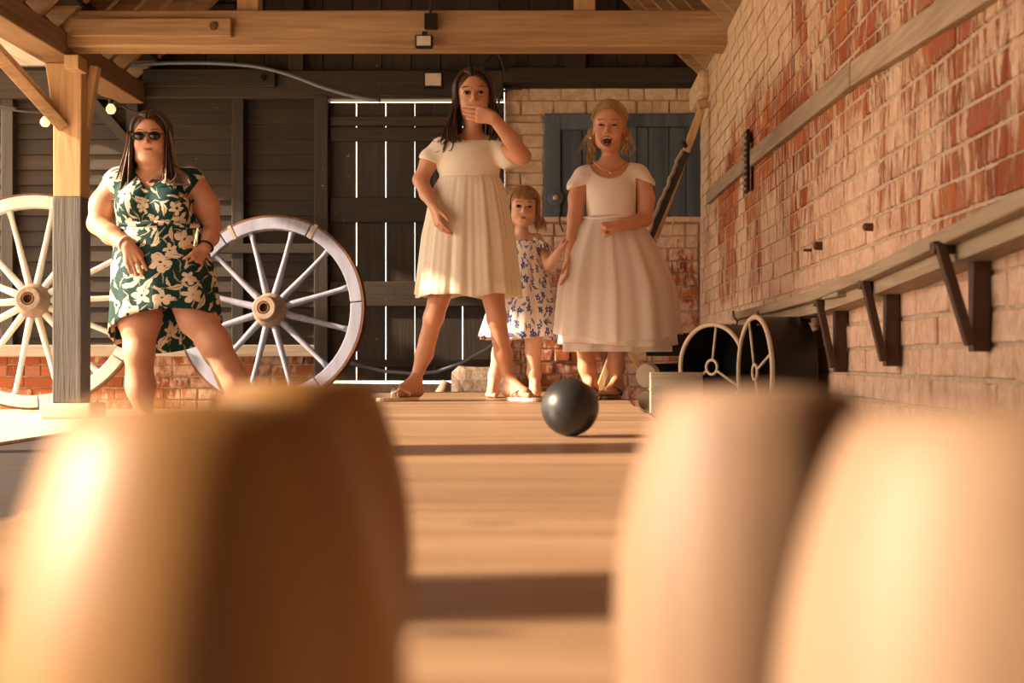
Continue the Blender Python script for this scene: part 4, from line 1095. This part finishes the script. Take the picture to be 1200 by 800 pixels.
# ---------------------------------------------------------------- laughing girl in the tulle dress
def girl_tulle():
    D = 6.10
    def P(px, py, dy=0.): return W(px, py, D+dy)
    par = person('fair-haired girl laughing open-mouthed in a pale pink dress with full tulle skirt', (P(715, 0).x, D, ZT))
    B = SDF((P(650, 0).x, D-.34, ZT-.01), (P(772, 0).x, D+.20, P(0, 114).z), .003)
    B.ell(P(715, 222, .02), (.105, .076, .10), .03); B.ell(P(716, 250, .02), (.088, .068, .09), .04); B.ell(P(716, 290, .02), (.108, .08, .09), .04)
    B.cap(P(685, 208, .02), P(746, 205, .02), .034, k=.03); B.cap(P(715, 210, .02), P(715, 178, .015), .038, .037, .03)
    B.cap(P(715, 190, .02), P(690, 204, .02), .026, .030, .03); B.cap(P(715, 190, .02), P(742, 202, .02), .026, .030, .03)
    B.chain([P(700, 300, .02), P(690, 350, 0), P(684, 392, -.02), P(688, 430, .02), P(692, 458, .03)], [.070, .054, .040, .036, .021], .02)
    B.chain([P(732, 300, .02), P(727, 350, 0), P(723, 392, .0), P(722, 430, .03), P(722, 458, .03)], [.070, .054, .040, .036, .021], .02)
    h1 = P(693, 0, .03); h1.z = ZT+.016; t1 = P(686, 0, -.2); t1.z = ZT+.016
    h2 = P(724, 0, .03); h2.z = ZT+.016; t2 = P(708, 0, -.16); t2.z = ZT+.016
    foot(B, h1, t1, .19, .027, (1, 0, 0)); foot(B, h2, t2, .19, .027, (-1, 0, 0))
    # arm down to the toddler's hand
    B.chain([P(680, 211, .02), P(676, 232, .02), P(674, 256, .02), P(671, 282, .0), P(668, 303, -.02)], [.040, .036, .033, .029, .021], .015)
    hand(B, P(668, 303, -.02), (-.10, -.25, -1), (-1, 0, .0), (0, -1, -.1), .135, (.25, .3, .35, .4), .03, thumb=(.9, .3, .35))
    # bent arm, loose fist before the waist
    B.chain([P(752, 210, .02), P(757, 232, .02), P(756, 256, .0)], [.040, .037, .033], .015)
    B.chain([P(756, 256, .0), P(741, 261, -.08), P(724, 263, -.15)], [.033, .030, .022], .012)
    hand(B, P(724, 263, -.15), (-1, -.35, -.12), (.1, .45, -.8), (.1, -.8, .45), .130, (1.15, 1.25, 1.3, 1.35), .02, thumb=(.8, .15, .75), k=.003, mid=.85)
    hd = Head(P(713, 178.5, .0), .216, frame(yaw=-7, pitch=3, roll=2), wide=.97, jaw=.98, mouth=.095)
    hd.grow(B)
    B.mesh('body', M['skin2'], par, 1)
    hd.features(par, M['iris_blue'], M['hair_tod'], M['lip'], M['skin2'], squint=1.0)
    rr = random.Random(9); mb = MB(); scalp(hd, mb, 1.055, .40, .64)
    for i in range(300):     # swept back from the forehead
        a = rr.uniform(-1, 1); x0 = a*.30; z0 = .88-.55*abs(a)**2.2; g = 1.05+.10*rr.random()
        u0 = Vector((a*1.0, -.95+.45*abs(a), .50-.60*abs(a)**1.8)); pts = [skullpt(hd, u0, g)]
        for q in (.3, .6, .9): 
            u = Vector((a*(1-.35*q), -.92+.5*abs(a)+1.9*q, .50-.60*abs(a)**1.8+(1.0*math.sin(q*2.3))*(1-.45*abs(a)))); pts.append(skullpt(hd, u, g))
        lock(mb, [hd.p(*p) for p in pts], .018*hd.H*rr.uniform(.7, 1.2))
    for sd in (-1, 1):       # loose curls beside the neck
        for i in range(34 if sd < 0 else 20):
            x = .30+.10*rr.random(); ph = rr.uniform(0, 6); L = rr.uniform(.35, .72 if sd < 0 else .5); pts = []
            for q in range(7): pts.append(hd.p(sd*(x+.045*math.sin(ph+q*1.3)), .12+.05*math.cos(ph+q*1.3)-.02*q, .48-L*q/6*1.15))
            lock(mb, pts, .020*hd.H)
    for i in range(14):
        sd = rr.choice((-1, 1)); lock(mb, [hd.p(sd*.30, -.12, .62), hd.p(sd*.40, -.10, .40), hd.p(sd*(.46+.1*rr.random()), -.05, .18), hd.p(sd*(.46+.2*rr.random()), -.05, .0)], .010*hd.H)
    mb.build('hair', M['hair_blonde'], par, smooth=True)
    if 0: MB().tube([hd.p(*skullpt(hd, (math.sin(t_), -.28, math.cos(t_)), 1.13)) for t_ in [math.radians(-80+160*i/14) for i in range(15)]], .016*hd.H, 6).build('hair_band', M['gold'], par, smooth=True)
    for sd in (-1, 1): MB().lathe([(0, -.008), (.007, 0), (0, .008)], hd.p(sd*.37, .0, .28), n=10).build('earring', M['teeth'], par, smooth=True)
    # dress
    G = SDF((P(660, 0).x-.01, D-.16, P(0, 268).z), (P(770, 0).x+.01, D+.18, P(0, 178).z), .0035)
    G.ell(P(715, 225, .02), (.119, .090, .115), .03); G.ell(P(717, 256, .02), (.104, .084, .09), .05)
    G.cap(P(685, 209, .02), P(747, 206, .02), .044, k=.03)
    G.cap(P(683, 210, .02), P(676, 219, .02), .046, .045, .02); G.cap(P(749, 208, .02), P(756, 217, .015), .046, .045, .02)
    G.cap(P(715, 193, .02), P(688, 206, .02), .034, .040, .03); G.cap(P(715, 193, .02), P(744, 204, .02), .034, .040, .03)
    def cut(X, Y, Z):
        a = P(676, 220, .02); n1 = Vector((-.25, 0, 1)).normalized(); d1_ = np.maximum((X-a.x)*n1.x+(Z-a.z)*n1.z, X-P(687, 0).x)
        b = P(756, 214, .02); n2 = Vector((.35, 0, 1)).normalized(); d2_ = np.maximum((X-b.x)*n2.x+(Z-b.z)*n2.z, P(745, 0).x-X)
        c = P(714, 184); d3 = np.sqrt(((X-c.x)/.088)**2+((Z-c.z)/.098)**2)-1
        return np.minimum(np.minimum(d1_, d2_), d3*.08)
    G.field(cut, .002)
    G.mesh('dress_bodice', M['satin'], par, 1)
    ch = [P(693+ (736-693)*i/12, 186+17*math.sin(math.pi*i/12)**.8, 0) for i in range(13)]
    pts = [Vector((p.x, D-.020-.045*math.sin(math.pi*i/12), p.z)) for i, p in enumerate(ch)]
    MB().tube(pts, .0018, 5).build('necklace', M['gold'], par, smooth=True)
    MB().lathe([(0, -.006), (.006, 0), (0, .006)], pts[6]+Vector((0, -.004, -.005)), n=10).build('pendant', M['gold'], par, smooth=True)
    w0 = P(717, 0).x; zw = P(0, 262).z
    MB().tube([(w0+.110*math.sin(a), D+.02-.088*math.cos(a), P(0, 256).z+.004*math.sin(3*a)) for a in [2*math.pi*i/40 for i in range(40)]], .016, 8, closed=True, flat=.4, up=(0, 0, 1)).build('sash', M['satin'], par, smooth=True)
    z1, z2 = P(0, 340).z, P(0, 404).z; wc = P(723, 0).x; wh = P(724, 0).x
    skirt([(zw+.03, w0, D+.02, .105, .086, 0), (zw-.02, w0, D+.02, .130, .11, .4), (zw-.14, P(720, 0).x, D+.02, .180, .17, .8), (z1, wc, D+.02, .228, .215, 1), (z2, wh, D+.02, .250, .24, 1)], 150, 'dress_skirt', M['satin'], par, .045, 9, 11, extra=lambda a, f: -.010*f*math.sin(2*a+.5))
    skirt([(zw+.032, w0, D+.02, .109, .090, 0), (zw-.02, w0, D+.02, .142, .12, .5), (zw-.14, P(720, 0).x, D+.02, .198, .185, .9), (z1, wc, D+.02, .248, .235, 1), (P(0, 397).z, wh, D+.02, .272, .26, 1)], 160, 'tulle_overskirt', M['tulle'], par, .05, 11, 12, solid=0, extra=lambda a, f: (.035*math.sin(a)**2-.012)*f+.004*math.sin(7*a)*f)
    skirt([(z1, wc, D+.02, .222, .21, 1), (P(0, 412).z, wh, D+.02, .232, .225, 1)], 150, 'tulle_underskirt', M['tulle'], par, .045, 10, 13, solid=0)
    for (h, t_, s_) in ((h1, t1, (1, 0, 0)), (h2, t2, (-1, 0, 0))): flipflop(h, t_, .19, .08, s_, M['flop2'], par, ZT)
# ---------------------------------------------------------------- toddler
def toddler():
    D = 6.32
    def P(px, py, dy=0.): return W(px, py, D+dy)
    par = person('small barefoot toddler with short light hair in a white sundress with blue sprigs', (P(606, 0).x, D, ZT))
    B = SDF((P(560, 0).x-.02, D-.26, ZT-.01), (P(676, 0).x, D+.2, P(0, 210).z), .003)
    B.ell(P(613, 297, .02), (.075, .062, .075), .02); B.ell(P(613, 335, .02), (.082, .072, .09), .03)
    B.cap(P(597, 282, .02), P(628, 280, .02), .026, k=.03); B.cap(P(611, 285, .02), P(611, 262, .015), .031, .029, .02)
    B.chain([P(600, 345, .02), P(590, 392, 0), P(585, 415, .0), P(580, 440, .02), P(577, 457, .02)], [.054, .041, .031, .028, .019], .02)
    B.chain([P(624, 345, .02), P(625, 390, 0), P(625, 412, .0), P(626, 437, .02), P(627, 458, .02)], [.054, .041, .032, .029, .019], .02)
    h1 = P(578, 0, .01); h1.z = ZT+.002; t1 = P(573, 0, -.13); t1.z = ZT+.002; h2 = P(627, 0, .01); h2.z = ZT+.002; t2 = P(628, 0, -.13); t2.z = ZT+.002
    foot(B, h1, t1, .135, .023, (1, 0, 0)); foot(B, h2, t2, .135, .023, (-1, 0, 0))
    B.chain([P(597, 285, .02), P(588, 305, .0), P(590, 325, -.03)], [.027, .024, .018], .01)
    hand(B, P(590, 326, -.03), (.1, -.2, -1), (1, 0, 0), (0, -1, 0), .095, (.4,)*4, .08, k=.0022)
    B.chain([P(630, 283, .02), P(637, 298, -.0), P(643, 310, -.05)], [.028, .026, .023], .01)
    B.chain([P(643, 310, -.05), P(649, 303, -.12), P(655, 294, -.20)], [.023, .020, .016], .008)
    hand(B, P(655.5, 293.5, -.205), (.40, -.05, 1), (.9, .1, -.25), (-.5, -.7, .1), .098, (.30, .4, .5, .55), .12, thumb=(.6, .8, .1), k=.002)
    hd = Head(P(612, 266.5, .0), .178, frame(yaw=5, pitch=2, roll=3), wide=1.06, jaw=1.12)
    hd.grow(B)
    B.mesh('body', M['skin3'], par, 1)
    hd.features(par, M['iris_brown'], M['hair_tod'], M['lip'], M['skin3'])
    rr = random.Random(5); mb = MB(); scalp(hd, mb, 1.07, .30, .66)
    for i in range(110):     # fringe and crown
        a = rr.uniform(-1, 1); g = 1.07+.07*rr.random(); pts = [skullpt(hd, (a*.25, .1, 1), g), skullpt(hd, (a*.55, -.45, .9), g), skullpt(hd, (a*.78, -.85, .55), g)]
        e = skullpt(hd, (a*.92, -1.0, .12+.12*rr.random()+.12*a*a-.12*(1-abs(a))), g*1.0); pts.append(e)
        if rr.random() < .45 and abs(a) < .5: pts = pts[:-1]
        lock(mb, [hd.p(*p) for p in pts], .022*hd.H*rr.uniform(.6, 1.2))
    long_hair(hd, mb, rr, 130, 0., .16, .40, -.05, .028, .12)
    for i in range(18): sd = rr.choice((-1, 1, 1)); lock(mb, [hd.p(sd*.34, .0, .60), hd.p(sd*.43, -.02, .35), hd.p(sd*(.46+.10*rr.random()), -.02, .12), hd.p(sd*(.36+.25*rr.random()), -.05, rr.uniform(-.12, .02))], .013*hd.H)
    mb.build('hair', M['hair_tod'], par, smooth=True)
    w0 = P(614, 0).x; zt = P(0, 284).z; zw = P(0, 313).z; zh = P(0, 396).z
    skirt([(zt, w0, D+.02, .089, .072, .3), (zt-.02, w0, D+.02, .091, .077, .3), (zw+.01, w0, D+.02, .090, .080, .3), (zw, w0, D+.02, .091, .082, .4), (zw-.06, w0-.006, D+.02, .115, .105, .8), ((zw+zh)/2, P(611, 0).x, D+.02, .138, .128, 1), (zh, P(606, 0).x, D+.02, .172, .155, 1)], 120, 'sundress', M['sprig'], par, .06, 10, 21, extra=lambda a, f: -.008*f*math.sin(3*a+2))
    MB().tube([(w0+.090*math.sin(a)*(1+.03*math.sin(17*a)), D+.02-.074*math.cos(a), zt+.003*math.sin(21*a)) for a in [2*math.pi*i/80 for i in range(80)]], .006, 6, closed=True).build('frill', M['sprig'], par, smooth=True)
    for sx, c0 in ((1, P(633, 286, .0)), (-1, P(593, 288, .0))):
        vs = []; n = 48
        for r_, hz in ((.030, .020), (.042, .004), (.050, -.020)):
            for k in range(n):
                a = 2*math.pi*k/n; q = r_*(1+.10*math.sin(8*a)*(r_/.05)); vs.append(c0+Vector((q*math.cos(a)*.85+sx*(.02-hz)*.35, q*math.sin(a), hz+.012*sx*math.cos(a)*-1)))
        fs = [(i*n+k, i*n+(k+1) % n, (i+1)*n+(k+1) % n, (i+1)*n+k) for i in range(2) for k in range(n)]
        MB().add(vs, fs).build('sleeve_frill', M['sprig'], par, smooth=True, solid=.003)
# ---------------------------------------------------------------- woman
def woman():
    D = 7.10
    def P(px, py, dy=0.): return W(px, py, D+dy)
    par = person('woman in sunglasses and a dark green dress with cream flowers, standing by the oak post', (P(190, 0).x, D, 0))
    B = SDF((P(98, 0).x, D-.36, -.01), (P(318, 0).x, D+.40, P(0, 120).z), .0042)
    B.ell(P(180, 236, .03), (.185, .130, .155), .06); B.ell(P(184, 275, .03), (.185, .140, .14), .06); B.ell(P(188, 318, .04), (.215, .155, .15), .06)
    for q in (-1, 1): B.ell(P(179+q*20, 240, -.07), (.085, .075, .085), .05)
    B.cap(P(143, 214, .03), P(219, 212, .03), .062, k=.06); B.cap(P(180, 215, .03), P(179, 180, .01), .062, .058, .04)
    B.chain([P(166, 330, .03), P(164, 375, .0), P(163, 412, -.02), P(165, 455, .02), P(170, 490, .03)], [.118, .098, .070, .064, .040], .04)
    B.ell(P(163, 411, -.055), (.045, .036, .05), .04); B.ell(P(163, 442, .04), (.058, .058, .09), .04)
    B.chain([P(214, 330, .03), P(231, 372, .02), P(251, 402, -.0), P(276, 450, .01), P(297, 492, .03)], [.112, .090, .074, .064, .040], .04)
    B.ell(P(252, 402, -.035), (.046, .036, .05), .04); B.ell(P(266, 435, .03), (.058, .058, .09), .04)
    h1 = P(171, 0, .04); h1.z = .001; t1 = P(165, 0, -.2); t1.z = .001; h2 = P(299, 0, .04); h2.z = .001; t2 = P(312, 0, -.18); t2.z = .001
    foot(B, h1, t1, .24, .036, (1, 0, 0)); foot(B, h2, t2, .24, .036, (-1, 0, 0))
    B.chain([P(138, 216, .03), P(122, 240, .02), P(115, 262, .0)], [.074, .068, .052], .03)
    B.chain([P(115, 262, .0), P(130, 275, -.09), P(149, 287, -.17)], [.052, .047, .030], .02)
    hand(B, P(150, 287, -.175), (.42, -.12, -1), (-.2, 1, -.1), (.95, 0, .3), .185, (.25, .3, .35, .4), .05, thumb=(.75, .5, .2), k=.004)
    B.chain([P(225, 216, .03), P(241, 240, .05), P(247, 264, .09)], [.072, .064, .050], .03)
    B.chain([P(247, 264, .09), P(246, 278, .03), P(240, 291, -.03)], [.050, .044, .030], .02)
    hand(B, P(240, 291, -.03), (-.35, -.55, -.6), (-.8, .5, 0), (0, -.3, 1), .18, (.4, .4, .4, .4), .05, k=.004)
    hd = Head(P(178, 190.5, .0), .250, frame(yaw=3, pitch=2, roll=-1), wide=1.03, jaw=1.18)
    hd.grow(B)
    B.ell(hd.p(0, -.02, .06), (.080, .075, .040), .03); hd.lo = -.016
    B.mesh('body', M['skin4'], par, 1)
    hd.features(par, None, M['lash'], M['lip'], M['skin4'], glasses=True)
    # sunglasses
    g = None; Hh = hd.H
    for q in (-1, 1):
        ring = []
        for i in range(28):
            a = 2*math.pi*i/28; x = .150+.108*math.cos(a)+.012*(math.sin(a) > 0)*math.cos(a); z = .490+.086*math.sin(a)*(1.0 if math.sin(a) < 0 else .88)
            y = -.405+.36*max(0, x-.05)**1.6; ring.append(hd.p(q*x, y, z))
        if g is None:
            g = MB().tube([hd.p(x, -.425, .535+.012*math.cos(x*30)) for x in (-.05, -.025, 0, .025, .05)], .012*Hh, 6).build('sunglasses', M['glass_dark'], par, smooth=True)
        cen = sum(ring, Vector())/28+hd.R @ Vector((0, -.012*Hh, 0))
        MB().add([cen]+ring, [(0, i+1, (i+1) % 28+1) for i in range(28)]).build('lens', M['glass_dark'], g, smooth=True, solid=.002)
        MB().tube(ring, .011*Hh, 6, closed=True).build('lens_rim', M['hair_dark'], g, smooth=True)
        MB().tube([hd.p(q*.262, -.36, .535), hd.p(q*.335, -.22, .53), hd.p(q*.36, .02, .50)], .010*Hh, 6).build('temple', M['hair_dark'], g, smooth=True)
    rr = random.Random(12); mb = MB(); scalp(hd, mb, 1.06, .22)
    def ends(sd, t_, r, ex, ey, zz):
        return ex*(1.0 if sd > 0 else 1.0), ey-.06, zz-(.10 if sd > 0 else 0)
    long_hair(hd, mb, rr, 300, .0, -.52, .44, -.30, .032, .12, ends=ends)
    for i in range(60):
        q = rr.random(); lock(mb, [hd.p(.37, .0, .2), hd.p(.42, -.2, -.05), hd.p(.55+.2*q, -.35, -.30), hd.p(.35+.5*q, -.45, -.50)], .030*Hh)
    for i in range(16): q = rr.random(); lock(mb, [hd.p(.30, -.15, .1), hd.p(.28, -.38, -.15), hd.p(.15+.2*q, -.50, -.34), hd.p(.02+.25*q, -.54, -.45)], .026*Hh)
    mb.build('hair', M['hair_lady'], par, smooth=True)
    for i in range(34):
        if i in (0, 25): mb = MB()
        sd = -1 if i < 25 else 1; q = rr.random()
        lock(mb, [hd.p(sd*(.35+.05*q), -.12-.1*q, .62), hd.p(sd*(.40+.05*q), -.15, .35), hd.p(sd*(.42+.10*q), -.20, .05), hd.p(sd*(.44+.16*q), -.24, -.22), hd.p(sd*(.46+.2*q), -.26, -.36)], .015*Hh)
        if i in (24, 33): mb.build('hair_highlights', M['hair_streak'], par, smooth=True)
    # dress
    G = SDF((P(108, 0).x, D-.22, P(0, 275).z), (P(250, 0).x, D+.26, P(0, 192).z), .0042)
    G.ell(P(180, 236, .03), (.200, .145, .165), .06); G.ell(P(184, 268, .03), (.198, .155, .13), .06)
    for q in (-1, 1): G.ell(P(179+q*20, 240, -.075), (.098, .088, .095), .05)
    G.cap(P(143, 216, .03), P(219, 214, .03), .074, k=.06)
    G.cap(P(141, 214, .03), P(131, 224, .03), .080, .080, .03); G.cap(P(221, 213, .03), P(230, 224, .04), .078, .078, .03)
    def cut(X, Y, Z):
        a = P(127, 216, .02); n1 = Vector((-1., 0, -.75)).normalized(); d1_ = np.maximum(-((X-a.x)*n1.x+(Z-a.z)*n1.z), P(0, 234).z-Z)
        b = P(234, 216, .02); n2 = Vector((1., 0, -.75)).normalized(); d2_ = np.maximum(-((X-b.x)*n2.x+(Z-b.z)*n2.z), P(0, 234).z-Z)
        c = P(180, 196); d3 = np.maximum(np.abs(X-c.x)*1.25-(Z-P(0, 226).z), Y-(D+.05))*.7
        return np.minimum(np.minimum(d1_, d2_), d3)
    G.field(cut, .003)
    G.mesh('dress_bodice', M['floral'], par, 1)
    w0 = P(185, 0).x; zw = P(0, 265).z
    MB().tube([(w0+.206*math.sin(a), D+.03-.165*math.cos(a), zw+.004*math.sin(5*a)) for a in [2*math.pi*i/48 for i in range(48)]], .013, 8, closed=True).build('waist_tie', M['floral'], par, smooth=True)
    def hem(a, f):   # high in front, long behind
        return (-.03-.22*(.5-.5*math.cos(a-.45))**1.1)*max(0, f-.3)/.7
    z1, z2 = P(0, 310).z, P(0, 358).z
    skirt([(zw+.01, w0, D+.03, .200, .158, .2), (zw-.03, w0, D+.03, .212, .172, .3), (z1, P(188, 0).x, D+.04, .250, .205, .3), ((z1+z2)/2, P(190, 0).x, D+.05, .265, .225, .7), (z2+.012, P(190, 0).x, D+.06, .275, .245, 1)], 150, 'dress_skirt', [M['floral']], par, .035, 9, 31, extra=hem)
    tb_ = P(233, 262, -.12); tb_.y = D-.11
    for k, (dx, L_) in enumerate(((-.01, .11),)):
        MB().tube([tb_, tb_+Vector((dx*.3, -.03, -.05)), tb_+Vector((dx, -.03, -.11)), tb_+Vector((dx*1.5, -.02, -L_))], [.005, .009, .010, .011], 6, .3).build('tie_end', M['floral'], par, smooth=True)
    # bracelets
    for (c, ax, r_, nm) in ((P(147, 285.5, -.165), P(130, 275, -.09)-P(149, 287, -.17), .036, 'bracelet'), (P(241, 289, -.02), P(246, 278, .03)-P(240, 291, -.03), .036, 'bracelet')):
        Rm = ax.normalized().to_track_quat('Z', 'Y').to_matrix()
        MB().tube([c+Rm @ Vector((r_*math.cos(a), r_*math.sin(a), 0)) for a in [2*math.pi*i/24 for i in range(24)]], .006, 6, closed=True).build(nm, M['teeth'] if c.x < -2 and r_ else M['black_metal'], par, smooth=True)
import time as _t
for f_ in (girl_tall, girl_tulle, toddler, woman):
    q_ = _t.time(); f_(); print('FIG', f_.__name__, round(_t.time()-q_, 1))
